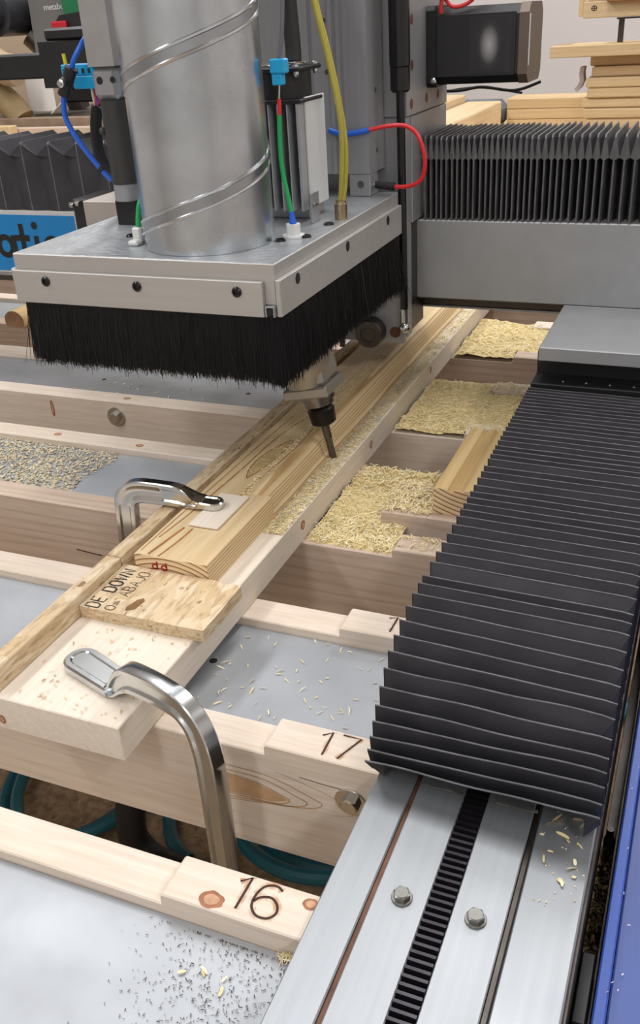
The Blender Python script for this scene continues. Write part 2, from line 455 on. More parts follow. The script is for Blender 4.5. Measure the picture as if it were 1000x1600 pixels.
# legs under the bed
for (lx, ly, nm) in ((-1.95, .3, 'near left'), (-1.95, 2.4, 'far left'), (-.13, .75, 'right middle'), (-.13, 2.4, 'far right'), (-.13, .12, 'near right')):
    z1 = -.2 if lx < -1 else -.12
    solo('frame_leg', MB().box(lx-.03, ly-.03, FL, lx+.03, ly+.03, z1-.001, .002), DARKSTEEL, 'dark square steel frame leg under the %s of the bed' % nm, 'leg', 'frame legs')

def bolt(parent, p, nrm, r, name='bolt', h=.006, m=BOLT, washer=1.75):
    p = Vector(p); nrm = Vector(nrm)
    b = MB()
    if washer: b.lathe(p, nrm, [(0, r*washer), (.0014, r*washer), (.0018, r*washer*.96)], 24)
    b.cyl(p+nrm*.0018, p+nrm*(h*.9), r, r, 6).cyl(p+nrm*(h*.9), p+nrm*h, r, r*.82, 6)
    b.cyl(p+nrm*h, p+nrm*(h+.0003), r*.78, r*.78, 18)
    return link(name, b, m, parent)
bolt(B[17], (-.2238, .532, -.030), (0, -1, 0), .0085, m=CHROME, h=.008)
bolt(B[21], (-.9202, 1.228, -.028), (0, -1, 0), .0105, m=CHROME, h=.009, washer=1.7)

FIGM = plain('brown_figure_grain', 'c09c76', .7, 0, .15, 60)
fg = MB()
ff_ = [(-.3546, -.0355), (-.3158, -.038), (-.2911, -.0460), (-.2855, -.0498), (-.3017, -.0565), (-.3576, -.0575)]
fg.add([(p[0], .53185, p[1]) for p in ff_], [tuple(range(6))], 0, False)
for pts, wd in (([(-.3546, -.0346), (-.3158, -.037), (-.2911, -.0453), (-.284, -.05), (-.3017, -.0576), (-.3576, -.0586)], .0016),
                ([(-.3533, -.024), (-.302, -.0256), (-.2656, -.0368), (-.252, -.0438), (-.273, -.0541), (-.3587, -.068)], .0010),
                ([(-.3541, -.0305), (-.3088, -.0309), (-.2783, -.041), (-.2663, -.0471), (-.2857, -.0561), (-.3582, -.0637)], .0012),
                ([(-.295, -.0173), (-.2528, -.0272), (-.2265, -.0381), (-.2227, -.0468), (-.2422, -.0528)], .0006)):
    P = spline([(p[0], p[1], 0) for p in pts], 6); fg.stroke([(p.x, p.y) for p in P], (0, .5319, 0), (1, 0, 0), (0, 0, 1), wd, .0002)
link('growth_ring', fg, FIGM, B[17])
ck = MB(); ck.stroke([(-.2715, -.0166), (-.2523, -.0179), (-.2309, -.0184)], (0, .5319, 0), (1, 0, 0), (0, 0, 1), .0007, .0003)
link('drying_crack', ck, BURN, B[17])
ck = MB(); ck.stroke([(-.7651, -.070), (-.745, -.0718), (-.7231, -.073)], (0, .8799, 0), (1, 0, 0), (0, 0, 1), .0016, .0003)
link('drying_crack', ck, BURN, B[19])
# burnt numbers
def numeral(parent, strokes, z, wd=.0019):
    h = MB(); b = MB()
    for s in strokes:
        P = spline([(p[0], p[1], 0) for p in s], 5) if len(s) > 3 else [Vector((p[0], p[1], 0)) for p in s]
        b.stroke([(p.x, p.y) for p in P], (0, 0, z), (1, 0, 0), (0, 1, 0), wd, .0004)
        h.stroke([(p.x, p.y) for p in P], (0, 0, z), (1, 0, 0), (0, 1, 0), wd*3.2, .0002)
    link('scorch_mark', h, SCORCH, parent); link('numeral', b, BURN, parent)
one16 = [(-.2584, .3965), (-.251, .4024), (-.2516, .374)]
six16 = [(-.2253, .3985), (-.2290, .4008), (-.2335, .4010), (-.2393, .3980), (-.2424, .3900), (-.2415, .3800), (-.2350, .3738), (-.2265, .3742), (-.2222, .3800), (-.2245, .3868), (-.2310, .3908), (-.2385, .3885), (-.2418, .3840)]
numeral(B[16], [one16, six16], .0105)
numeral(B[17], [[(-.2593, .5600), (-.2515, .5662), (-.2511, .5372)], [(-.242, .5659), (-.2251, .5657), (-.2372, .5370)]], .0105)
numeral(B[18], [[(-.2597, .7461), (-.2514, .7500), (-.2519, .7235)]], .0105)
numeral(B[19], [[(-.2275, .9110), (-.2190, .9160), (-.2205, .8900)]], .0105)
# knots
def knot(parent, c, ux, uy, rx, ry, lift=.0004, m=None):
    b = MB(); P = []
    c = Vector(c); ux = Vector(ux); uy = Vector(uy); nz = ux.cross(uy)
    for rr, z, mi in ((1, .5, 0), (.62, 1., 1)):
        vs = [c+nz*(lift*z)]
        for i in range(18):
            a = 2*pi*i/18; k = rr*(1+.16*noise.noise(Vector((cos(a)*2+c.x*60, sin(a)*2, c.y*50+rr))))
            vs.append(c+ux*(rx*k*cos(a))+uy*(ry*k*sin(a))+nz*(lift*z))
        b.add(vs, [(0, 1+i, 1+(i+1) % 18) for i in range(18)], mi, False)
    link('knot', b, [KN1, KN2], parent)
KP = [(-.9055, 1.2475, 21), (-.93, 1.0820, 20), (-.775, 1.0790, 20), (-1.2, .8990, 19)]
KN1 = plain('knot_rim', 'a06a4c', .7, 0, .2, 150); KN2 = plain('knot_heart', 'c39878', .7, 0, .2, 200)
KN3 = plain('dark_knot', '5b3322', .7)
X3, Y3, Z3 = (1, 0, 0), (0, 1, 0), (0, 0, 1)
knot(B[16], (-.2712, .3748, .0105), X3, Y3, .0095, .0075)
knot(B[16], (-.2020, .3955, .0105), X3, Y3, .006, .005)
knot(B[20], (-.2285, 1.0623, .000), X3, Z3, .004, .008)
for kx, ky, kb in KP: knot(B[kb], (kx, ky, 0), X3, Y3, .007, .005)
knot(B[21], (-1.055, 1.2277, -.026), X3, Z3, .0035, .016)

# ------------------------------------------------------------ rail with rack
rail = thing('machine_rail', 'long steel guide rail with black gear rack at lower right', 'rail', (-.109, .9, -.12))
RY_0, RY_1 = .06, 2.5
ZR = .017
link('left_flange', MB().box(-.196, RY_0, ZR-.012, -.1642, RY_1, ZR, .001), STEEL, rail)
link('web', MB().box(-.1745, RY_0, -.118, -.026, RY_1, ZR-.0122, .001), DARKSTEEL, rail)
link('rust_strip', MB().box(-.1640, RY_0, ZR-.0118, -.1604, RY_1, ZR-.0022, .0003), RUST, rail)
link('centre_plate', MB().box(-.1600, RY_0, ZR-.0118, -.1230, RY_1, ZR+.001, .0008).box(-.1050, RY_0, ZR-.0118, -.0688, RY_1, ZR+.001, .0008), STEEL, rail)
link('guide_edge', MB().box(-.0686, RY_0, ZR-.0118, -.0645, RY_1, ZR-.001, .0006), DARKSTEEL, rail)
link('right_flange', MB().box(-.0642, RY_0, ZR-.012, -.0222, RY_1, ZR-.002, .0012), STEEL, rail)
link('side_face', MB().box(-.0250, RY_0, -.075, -.0196, RY_1, ZR-.0124, .0006), DARKSTEEL, rail)
link('rack_bar', MB().box(-.1228, RY_0, ZR-.0118, -.1052, RY_1, ZR-.0045, .0003), BLACK, rail)
tb = MB(); pit = .0062
tb.prism([(-.0023, 0), (.0023, 0), (.0012, .0062), (-.0012, .0062)], 'x', -.0087, .0087)
RACK = metal('black_rack_steel', '38353a', .3, .8, None, .15, 90)
tmesh = None
nt = int((.62-.15)/pit)
for i in range(nt):
    y = .15+i*pit
    if tmesh is None:
        q = MB(); q.v = [(-.114+a, y+b_, ZR-.0044+c_) for a, b_, c_ in tb.v]; q.f = tb.f; q.m = tb.m; q.sm = tb.sm
        o = link('rack_tooth', q, RACK, rail); tmesh = o; ty0 = y
    else:
        o = tmesh.copy(); COL.objects.link(o); o.parent = rail; o.location = (0, y-ty0, 0)
for i in range(-1, 3):
    for (bx, off) in ((-.1407, 0), (-.0881, 0)):
        if i == 1: continue
        y = .4166+off+i*.20
        bolt(rail, (bx, y, ZR+.001), (0, 0, 1), .0062, 'hex_bolt', .0062, BOLT, 1.22)

# ------------------------------------------------------------ rail bellows
LT = [(.5087, .0452), (.5146, .0515), (.5215, .060), (.5290, .0690), (.5364, .0800), (.5480, .0901), (.5591, .0999), (.5703, .1091), (.5856, .1145), (.6013, .1190),
      (.6192, .1215), (.6376, .1225), (.6547, .1225), (.6684, .122), (.6928, .1220), (.7119, .1215), (.7318, .1205), (.7501, .1199), (.7690, .1198), (.7861, .1202),
      (.8010, .120), (.8150, .120), (.8290, .120), (.8430, .120), (.8572, .1200), (.8741, .1206), (.8901, .1209), (.9034, .1212), (.9218, .1213), (.9342, .1213), (.9472, .1213), (.9587, .1215), (.9733, .1216), (.9866, .1216),
      (1.0006, .1216), (1.0151, .1212), (1.0281, .1208), (1.0407, .1207), (1.0520, .1203), (1.0654, .1203), (1.0770, .1203), (1.0885, .1203), (1.0995, .1203), (1.1105, .1203), (1.1210, .1203), (1.1315, .1203), (1.1415, .1203), (1.1515, .1203)]
RTf = [(.497, .058), (.503, .066), (.510, .075), (.518, .082), (.526, .088), (.5351, .098), (.5482, .1065), (.557, .1135), (.5721, .1175), (.590, .1195), (.610, .1215), (.632, .1225)]
bel = thing('rail_bellows', 'long black pleated bellows covering the rail on the right', 'bellows', (-.11, .83, .02))
NXS = 20
def uline(Yl, zl, Yr, zr, inset, zlow, seed, amp, ylow=None):
    pts = []
    xl = -.2005+inset; xr = -.0195-inset
    yl0, yr0 = (Yl, Yr) if ylow is None else ylow
    pts.append((xl, yl0, zlow)); pts.append((xl, (Yl+yl0)/2, (zl+zlow)/2))
    for i in range(NXS+1):
        u = i/NXS; rnd = 0 if i < NXS else .0012
        wob = amp*noise.noise(Vector((u*3.1+seed*7.3, seed*1.7, 0)))
        wob2 = amp*.7*noise.noise(Vector((u*3.1+seed*3.3, 5+seed*1.7, 0)))
        pts.append((xl+(xr-xl)*u, Yl+(Yr-Yl)*u+wob2, zl+(zr-zl)*u-rnd+wob))
    pts.append((xr, (Yr+yr0)/2, (zr+zlow)/2)); pts.append((xr, yr0, zlow))
    return pts
RID = []
for i, (yl, zl) in enumerate(LT):
    yr, zr = RTf[i] if i < len(RTf) else (yl-.006, zl)
    RID.append((yl, zl, yr, zr))
def valley(i):
    if i < 0:
        return uline(.524, .030, .523, .034, .012, .0205, 99, .002)
    if i >= len(RID)-1:
        a = RID[-1]; return uline(a[0]+.006, .1, a[2]+.006, .1, .012, .0205, 77, 0)
    a, c = RID[i], RID[i+1]
    dp = .020 if i > 5 else .012
    yb = .010*max(0, 1-i/6)
    return uline((a[0]+c[0])/2+yb, min(a[1], c[1])-dp, (a[2]+c[2])/2+yb, min(a[3], c[3])-dp, .011, .0205, i*1.37+.5, .0012 if i > 5 else .003)
for i, (yl, zl, yr, zr) in enumerate(RID):
    amp = .0006 if i > 6 else .0016
    rd = uline(yl, zl, yr, zr, 0, .0205, i*1.37, amp, (max(yl, .527), max(yr, .527)))
    va, vb = valley(i-1), valley(i)
    b = MB(); n = len(rd)
    b.add(va+rd, [(k, k+1, n+k+1, n+k) for k in range(n-1)], 0, True)
    b.add(rd+vb, [(k, k+1, n+k+1, n+k) for k in range(n-1)], 0, True)
    e = .0006
    lo = [(p[0], p[1]-e, p[2]-.0003) for p in rd]; hi = [(p[0], p[1]-e, p[2]+.0006) for p in rd]; hb = [(p[0], p[1]+e, p[2]+.0006) for p in rd]
    b.add(lo+hi+hb, [(k, k+1, n+k+1, n+k) for k in range(n-1)]+[(n+k, n+k+1, 2*n+k+1, 2*n+k) for k in range(n-1)], 1, False)
    link('pleat', b, [BELLOW, BEDGE], bel, ang=25)
link('end_bracket', MB().box(-.1995, 1.206, .108, -.018, 1.212, .1530, .001).box(-.1995, 1.165, .1195, -.018, 1.2055, .1225, .0005).box(-.1995, 1.163, .108, -.018, 1.1655, .1225, .0006), BLACK, bel)
rb = MB()
for i in range(5): rb.sphere((-.16+i*.030, 1.178, .1225), .0022, 10, 6)
link('rivet', rb, BOLT, bel)
tm = MB()
for (xa, xb, sd) in ((-.158, -.125, 1), (-.098, -.066, 2)):
    P = [(xa+(xb-xa)*i/8, .5245+.0012*noise.noise(Vector((i*.7, sd*3, 0))), .0196) for i in range(9)]
    tm.sweep(P, [(-.0012, -.0006), (.0012, -.0004), (.0010, .0006), (-.0009, .0007)])
link('torn_tape', tm, plain('torn_tape', '55544f', .8, 0, .4, 120), bel)

# ------------------------------------------------------------ gantry
YG = 1.36
gan = thing('gantry_beam', 'broad grey gantry beam spanning across above the bed', 'beam', (-.6, 1.45, .155))
link('beam_body', MB().box(-2.2, YG, .1722, .60, 1.56, .2895, .0015), GANTRY, gan)
link('lower_channel', MB().box(-2.2, YG+.030, .1535, -.193, 1.52, .172, .001), DARKSTEEL, gan)
link('lower_lip', MB().box(-.43, YG+.028, .150, -.194, YG+.05, .1533, .0005), STEEL, gan)
link('foot_plate', MB().box(-.192, 1.166, .153, .16, YG-.0005, .1715, .0012).box(-.192, YG-.0004, .153, .16, 1.6, .1718, .0012), GANTRY, gan)
link('foot_block', MB().box(-.188, 1.24, .0185, -.03, 1.58, .1528, .002), DARKSTEEL, gan)
sg = link('sign_panel', MB().box(-2.0, YG-.0035, .1795, -1.031, YG-.0002, .2905, .0004), SIGNW, gan)
link('blue_face', MB().box(-2.0, YG-.0042, .183, -1.033, YG-.0036, .2835, .0002), SIGN, sg)
LT_ = MB(); o_ = (0, YG-.0043, 0); W_ = .0105
def ring(cx, cz, r): return [(cx+r*cos(2*pi*i/28), cz+r*sin(2*pi*i/28)*1.08) for i in range(29)]
kw = dict(o=o_, ux=(1, 0, 0), uy=(0, 0, 1), wd=W_, lift=.0004)
LT_.stroke(ring(-1.1935, .2275, .0150), **kw); LT_.stroke([(-1.1735, .2475), (-1.1735, .2085)], **dict(kw, lift=.0006))
LT_.stroke([(-1.1525, .2680), (-1.1525, .2085)], **kw); LT_.stroke([(-1.1680, .2430), (-1.1370, .2430)], **dict(kw, lift=.0006))
LT_.stroke([(-1.1220, .2475), (-1.1220, .2085)], **kw)
LT_.add([(-1.1220+.0066*cos(k*pi/10), YG-.0049, .2655+.0066*sin(k*pi/10)) for k in range(20)], [tuple(range(20))], 0, False); LT_.stroke(ring(-1.0885, .2275, .0150), **kw)
link('lettering', LT_, INK, sg)

def gantry_bellows(root, ridges, zt, drop, yf, yb, z0, vin, mats, flat):
    """each ridge is a pleat: inverted V running back over the top and down the front"""
    for i, x in enumerate(ridges):
        xa = x-(x-ridges[i-1])/2 if i else x-(ridges[1]-x)/2
        xb = x+(ridges[i+1]-x)/2 if i < len(ridges)-1 else x+(x-ridges[i-1])/2
        jz = .003*noise.noise(Vector((x*31, 0, 1))); hw = .0011
        def vloop(xx): return [(xx, yb, zt-drop), (xx, yf+.0006, zt-drop), (xx, yf+vin, zt-drop-.004), (xx, yf+vin, z0)]
        def rloop(xx, o=0): return [(xx, yb, zt+jz), (xx, yf+.004, zt+jz), (xx, yf, zt+jz-.004), (xx, yf-.0004, zt-drop-.003), (xx+flat, yf, z0)]
        va = vloop(xa); va.insert(1, (xa, yf+.005, zt-drop)); vb = vloop(xb); vb.insert(1, (xb, yf+.005, zt-drop))
        ra, rb_ = rloop(x-hw), rloop(x+hw)
        b = MB(); n = 5
        for A, Bq, mi in ((va, ra, 0), (ra, rb_, 1), (rb_, vb, 0)):
            b.add(A+Bq, [(k, n+k, n+k+1, k+1) for k in range(n-1)], mi, False)
        link('pleat', b, mats, root)
rx = [-.4025, -.394, -.3855, -.3785, -.3709, -.3625, -.355, -.3474, -.3385, -.3309, -.3213, -.3131, -.3056, -.2975, -.2895, -.2824, -.2744, -.2658, -.2577, -.2498, -.2415, -.2316, -.2222, -.2136, -.2048, -.1941, -.1832, -.1732, -.1624, -.1525, -.1394, -.1256, -.1118]
while rx[-1] < .3: rx.append(rx[-1]+.016)
gb = thing('gantry_bellows', 'dark pleated bellows standing on the gantry, right of the machine head', 'bellows', (-.1, 1.43, .29))
gantry_bellows(gb, rx, .4060, .030, YG, 1.505, .2900, .034, [BELLOW_G, BEDGE], 0)
gb2 = thing('gantry_bellows', 'black wide-pleated bellows above the blue sign on the left', 'bellows', (-1.3, 1.43, .29))
lx_ = [-1.0065-.0573*i for i in range(15)][::-1]
lx_.append(-.952)
gantry_bellows(gb2, lx_, .4040, .022, YG, 1.53, .2912, .010, [BELLOW, BEDGE], 0)

# ------------------------------------------------------------ board, fence, stop block and workpiece
bb = thing('base_board', 'long clean pine base board laid along the bed under the workpiece', 'board', (-.482, .49, 0))
link('plank', MB().box(-.5690, .4836, .0003, -.4167, 2.30, .0380, .0010), PINE_Y, bb)
knot(bb, (-.5480, .4835, .012), X3, Z3, .004, .005)
knot(bb, (-.4166, .545, .020), (0, 1, 0), Z3, .0045, .0055, m=None)
knot(bb, (-.4166, .885, .022), (0, 1, 0), Z3, .006, .006)
knot(bb, (-.4166, 1.135, .02), (0, 1, 0), Z3, .006, .006)
knot(bb, (-.4166, 1.44, .025), (0, 1, 0), Z3, .006, .006)
nf = solo('fence_strip', MB().box(-.5668, .4850, .0383, -.5487, .6965, .0622, .0010), OSB, 'near length of strand board fence on edge, beside the bare board end', 'fence', 'fence strips')
ff = solo('fence_strip', MB().box(-.5668, .6975, .0383, -.5480, 2.25, .0628, .0010), OSB, 'far length of strand board fence on edge, beside the workpiece', 'fence', 'fence strips')

sb = thing('stop_block', 'flat strand board stop block printed DE DOWN against the workpiece end', 'block', (-.478, .655, .038))
nb = MB(); ed = []
random.seed(3)
prof = [(-.5478, .6160), (-.52, .6154), (-.48, .6162), (-.44, .6155), (-.4045, .6163), (-.4040, .65), (-.4046, .6985), (-.418, .7000), (-.4195, .6965), (-.4330, .6990), (-.4340, .7005), (-.47, .6998), (-.5478, .7003)]
nb.prism(prof, 'z', .0382, .0518)
link('board', nb, OSB, sb)
# printed words run along the block, their tops to the left
ink = MB()
ku = dict(o=(0, 0, .0519), ux=(0, 1, 0), uy=(-1, 0, 0), lift=.0002)
GL = {'D': [[(0, 0), (0, 1), (.45, 1), (.65, .75), (.65, .25), (.45, 0), (0, 0)]], 'E': [[(.6, 0), (0, 0), (0, 1), (.6, 1)], [(0, .5), (.5, .5)]],
      'O': [[(.15, 0), (0, .25), (0, .75), (.15, 1), (.5, 1), (.65, .75), (.65, .25), (.5, 0), (.15, 0)]],
      'W': [[(0, 1), (.18, 0), (.36, .8), (.54, 0), (.72, 1)]], 'N': [[(0, 0), (0, 1), (.6, 0), (.6, 1)]],
      'A': [[(0, 0), (.32, 1), (.64, 0)], [(.12, .36), (.52, .36)]], 'B': [[(0, 0), (0, 1), (.45, 1), (.58, .8), (.45, .53), (0, .53)], [(.45, .53), (.65, .3), (.5, 0), (0, 0)]],
      'J': [[(.55, 1), (.55, .2), (.4, 0), (.15, 0), (0, .2)]], 'd': [[(.55, 1), (.55, 0)], [(.55, .45), (.35, .6), (.1, .5), (0, .25), (.12, 0), (.4, 0), (.55, .15)]]}
def words(mb, txt, y0, x0, hgt, wdt, stroke_w, gap=.28, **k):
    cur = y0
    for ch in txt:
        for s in GL[ch]: mb.stroke([(cur+p[0]*wdt, x0+p[1]*hgt) for p in s], wd=stroke_w, **k)
        cur += wdt*(max(p[0] for s in GL[ch] for p in s)+gap)
words(ink, 'DE', .6185, .5270, .0155, .0115, .0017, **ku)
words(ink, 'DOWN', .6480, .5270, .0145, .0125, .0023, **ku)
link('printing', ink, INK, sb)
ink = MB()
words(ink, 'O', .6190, .5095, .0105, .0110, .0012, **ku)
link('printing', ink, INK2, sb)
ink = MB()
words(ink, 'ABAJO', .6455, .5085, .0125, .0112, .0012, .24, **ku)
link('printing', ink, INK2, sb)
gm = MB(); gp = [(-.4972, .6225), (-.4885, .6275), (-.4868, .6440), (-.4905, .6480), (-.4958, .6430), (-.4990, .6290)]
gm.add([(p[0], p[1], .0521) for p in gp], [tuple(range(6))], 0, False)
link('missing_strand', gm, plain('bare_strand', '7a5a36', .8, 0, .35, 120), sb)

wp = thing('workpiece', 'long knotty pine board being milled, right edge cut to a moulding', 'workpiece', (-.49, .7023, .0385))
def endgrain(name, cx, cz):
    t = NT(name); t.b.inputs['Roughness'].default_value = .7
    tc = t.n('ShaderNodeTexCoord'); mp = t.n('ShaderNodeMapping'); mp.inputs['Location'].default_value = (cx, 0, cz)
    t.l(tc.outputs['Object'], mp.inputs['Vector'])
    wv = t.n('ShaderNodeTexWave', wave_type='RINGS', rings_direction='Y', wave_profile='SAW', i_Scale=52., i_Distortion=.6, i_Detail=1.)
    t.l(mp.outputs[0], wv.inputs['Vector'])
    t.l(t.ramp(wv.outputs['Fac'], [(0, 'ead6b2'), (.62, 'e0c59c'), (.8, '97693f'), (1, 'ab7c4e')]), t.b.inputs['Base Color'])
    return t.mat
EG = endgrain('work_end_grain', .006, .075)
b = MB(); X0, X1 = -.5345, -.4438; Z0, Z1 = .0384, .0670
b.prism([(X0, Z0), (X1, Z0), (X1-.0002, Z0+.004), (X1-.0014, Z1-.001), (X1-.0024, Z1), (X0+.001, Z1), (X0, Z1-.001)], 'y', .7026, .8640)
mp_ = [(X0, Z0), (-.4440, Z0), (-.4440, .0400), (-.4475, .0415), (-.4502, .0445), (-.4513, .0490), (-.4522, .0540), (-.4540, .0590), (-.4572, .0632), (-.4620, .0660), (-.4680, .0669), (X0+.001, Z1), (X0, Z1-.001)]
b.prism(mp_, 'y', .8642, 2.26, smooth=True)
link('timber', b, WORK, wp, ang=25)
link('end_face', MB().prism([(X0, Z0), (X1, Z0), (X1-.0014, Z1-.001), (X1-.0024, Z1), (X0+.001, Z1), (X0, Z1-.001)], 'y', .7020, .7025), EG, wp)
link('cut_face', MB().prism([(-.4441, .0402), (-.4446, .058), (-.4452, .0660), (-.4640, .0665), (-.4572, .0632), (-.4522, .0540), (-.4502, .0445)], 'y', .8641, .8644), EG, wp)
def stripes(name):
    t = NT(name); t.b.inputs['Roughness'].default_value = .55; t.b.inputs['Specular IOR Level'].default_value = .25
    v = t.coord((1, .05, 1), False)
    no = t.n('ShaderNodeTexNoise', i_Scale=42., i_Detail=2.); t.l(v, no.inputs['Vector'])
    wv = t.n('ShaderNodeTexWave', wave_type='BANDS', bands_direction='Z', wave_profile='SAW', i_Scale=78., i_Distortion=0.)
    mx = t.n('ShaderNodeVectorMath', operation='MULTIPLY_ADD'); mx.inputs[1].default_value = (.009, .009, .009)
    t.l(no.outputs['Color'], mx.inputs[0]); t.l(v, mx.inputs[2]); t.l(mx.outputs[0], wv.inputs['Vector'])
    t.l(t.ramp(wv.outputs['Fac'], [(0, 'e8d3aa'), (.55, 'dcc193'), (.85, 'b89263'), (1, 'cdb081')]), t.b.inputs['Base Color'])
    return t.mat
STR = stripes('striped_pine_edge')
eg = mp_[1:11]; ei = [(p[0]-.003, p[1]) for p in eg]
link('milled_edge', MB().prism([(p[0]+.0002, p[1]+.0001) for p in eg]+ei[::-1], 'y', .8643, 2.259, smooth=True), STR, wp, ang=25)
link('sawn_edge', MB().prism([(X1-.002, Z0), (X1+.0001, Z0), (X1-.0001, Z0+.004), (X1-.0013, Z1-.001), (X1-.0030, Z1-.001)], 'y', .7027, .8639), STR, wp)
# brown growth-ring figure round the knot
fig = MB(); ko = dict(o=(0, 0, .0671), ux=(1, 0, 0), uy=(0, 1, 0), lift=.0002)
GRN = plain('brown_growth_ring', 'a06a34', .6, 0, .25, 60)
ey = spline([(p[0], p[1], 0) for p in [(-.4965, .900), (-.5045, .925), (-.5065, .960), (-.5000, .995), (-.4885, 1.022), (-.4838, 1.012), (-.4835, .985), (-.4865, .950), (-.4910, .920)]], 3)
link('knot_figure', MB().add([(p.x, p.y, .06715) for p in ey], [tuple(range(len(ey)))], 0, False), plain('olive_knot_figure', 'bba273', .6, 0, .12, 90), wp)
def cring(pts, wd):
    P = spline([(p[0], p[1], 0) for p in pts], 6); fig.stroke([(p.x, p.y) for p in P], wd=wd, **ko)
cring([(-.4965, .900), (-.5045, .925), (-.5065, .960), (-.5000, .995), (-.4885, 1.022), (-.4838, 1.012), (-.4835, .985), (-.4865, .950), (-.4910, .920), (-.4965, .900)], .0014)
cring([(-.5255, .74), (-.5195, .80), (-.5165, .86), (-.5135, .93), (-.5125, 1.0), (-.5065, 1.06), (-.4960, 1.11)], .0016)
cring([(-.4835, .842), (-.4805, .90), (-.4760, .95), (-.4730, 1.0), (-.4745, 1.06), (-.4800, 1.11)], .0015)
cring([(-.5300, .71), (-.5285, .80), (-.5255, .90), (-.5240, 1.0), (-.5200, 1.1)], .0011)
cring([(-.5180, .705), (-.5130, .74), (-.5090, .768)], .0030); cring([(-.505, .7035), (-.500, .74), (-.4985, .768)], .0022)
link('growth_ring', fig, GRN, wp)
rd = MB(); kr = dict(o=(0, .7019, 0), ux=(1, 0, 0), uy=(0, 0, 1), lift=.0002)
for x0 in (-.5130, -.5015):
    for s in GL['d']: rd.stroke([(x0+p[0]*.0115, .0520+p[1]*.0095) for p in s], wd=.0019, **kr)
link('red_mark', rd, RED, wp)
solo('clamp_pad', MB().box(-.5062, .7720, .0675, -.4688, .8520, .0700, .0006), PINE_Y, 'thin flat wood pad on the workpiece under the rear clamp', 'pad')

# ------------------------------------------------------------ clamps
GP = [(.0055, -.0105), (.0055, -.0066), (.0038, -.0048), (.0038, .0048), (.0055, .0066), (.0055, .0105), (.0046, .0114),
      (-.0046, .0114), (-.0055, .0105), (-.0055, .0066), (-.0038, .0048), (-.0038, -.0048), (-.0055, -.0066), (-.0055, -.0105), (-.0046, -.0114), (.0046, -.0114)]
def clamp(label, pad, dirv, path, scales, padlen, padw, padz, padh, mat):
    t = thing('clamp', label, 'clamp', pad)
    d = Vector(dirv).normalized(); s = Vector((-d.y, d.x, 0)); c = Vector(pad)
    b = MB(); outl = []
    for i in range(13):
        a = pi/2+pi*i/12; outl.append((cos(a)*padw, sin(a)*padw))
    outl = [(p[0], p[1]) for p in outl]+[(padlen, -padw*.9), (padlen, padw*.9)]
    for (sc, z) in ((.92, 0), (1, .0015), (1, padh-.0015), (.88, padh), (.62, padh), (.52, padh-.0012)):
        b.v += [tuple(c+d*(p[0]*sc if p[0] < 0 else p[0])+s*(p[1]*sc)+Vector((0, 0, padz-c.z+z))) for p in outl]
    n = len(outl)
    for k in range(5):
        for i in range(n):
            b.f.append((k*n+i, k*n+(i+1) % n, (k+1)*n+(i+1) % n, (k+1)*n+i)); b.m.append(0); b.sm.append(True)
    b.f += [tuple(range(n))[::-1], tuple(range(5*n, 6*n))]; b.m += [0, 0]; b.sm += [False, False]
    link('jaw_pad', b, mat, t)
    P = spline(path, 5); S = []
    m = len(path)-1
    for i in range(len(P)):
        k = min(i//5, m-1); f = (i-k*5)/5; S.append(tuple(scales[k][q]*(1-f)+scales[k+1][q]*f for q in (0, 1)))
    link('arm', MB().sweep(P, GP, 0, (0, 0, 1), scales=S), mat, t, ang=40)
    return t
fd = Vector((.94, -.34, 0)).normalized()
def fp(a, z): q = Vector((-.497, .5470, 0))+fd*a; return (q.x, q.y, z)
clamp('big bright zinc clamp arm gripping the bare end of the base board', fp(0, .0385), fd,
      [fp(.050, .0434), fp(.060, .0460), fp(.069, .0570), (fp(.080, .0645)), fp(.105, .0690), fp(.130, .0710), fp(.151, .0690), fp(.167, .0560), fp(.1750, .0310), fp(.177, -.01), fp(.177, -.12), fp(.181, -.30)],
      [(2.6, .40), (2.5, .48), (2.0, .85), (1.55, 1.1), (1.45, 1.12), (1.35, 1.12), (1.3, 1.12), (1.3, 1.12), (1.3, 1.1), (1.3, 1.08), (1.3, 1.05), (1.3, 1.05)], .056, .0170, .0385, .0100, ZINC)
clamp('shiny steel clamp arm reaching over the fence onto the workpiece', (-.4955, .8165, .0705), (-1, -.02, 0),
      [(-.510, .8162, .0748), (-.521, .816, .0755), (-.532, .8155, .0775), (-.545, .815, .0800), (-.570, .8145, .0800), (-.592, .814, .0795), (-.6065, .8135, .0750), (-.6150, .813, .0630), (-.6175, .8128, .040), (-.621, .8125, -.03), (-.628, .812, -.28)],
      [(1.95, .40), (1.8, .55), (1.4, .95), (1.15, 1.2), (1.1, 1.25), (1.1, 1.25), (1.1, 1.25), (1.1, 1.25), (1.1, 1.2), (1.1, 1.2), (1.1, 1.2)], .020, .0115, .0705, .0085, CHROME)

# ------------------------------------------------------------ right side: loose block, offcut
lb = solo('scrap_block', MB().box(-.3379, .9475, SLABZ+.0002, -.1985, 1.030, .0205, .0012), PINE_XD, 'pinkish scrap wood block lying in the shavings beside the bellows', 'block')
of = thing('moulding_offcut', 'short striped moulding offcut lying on the scrap block by the bellows', 'offcut', (-.236, 1.05, .021))
fr = [(-.2745, .0210), (-.2015, .0210), (-.2015, .0560), (-.2350, .0560), (-.2375, .0535), (-.2410, .0560), (-.2490, .0545), (-.2530, .0500), (-.2570, .0560), (-.2725, .0560), (-.2745, .0545)]
link('timber', MB().prism(fr, 'y', .9610, 1.150), wood('offcut_pine', 'y', 'e2cb98', 'a97f48', .4, .6, .5, 50), of)
EG2 = endgrain('offcut_end_grain', -.02, -.13)
link('end_face', MB().prism(fr, 'y', .9604, .9609), EG2, of)

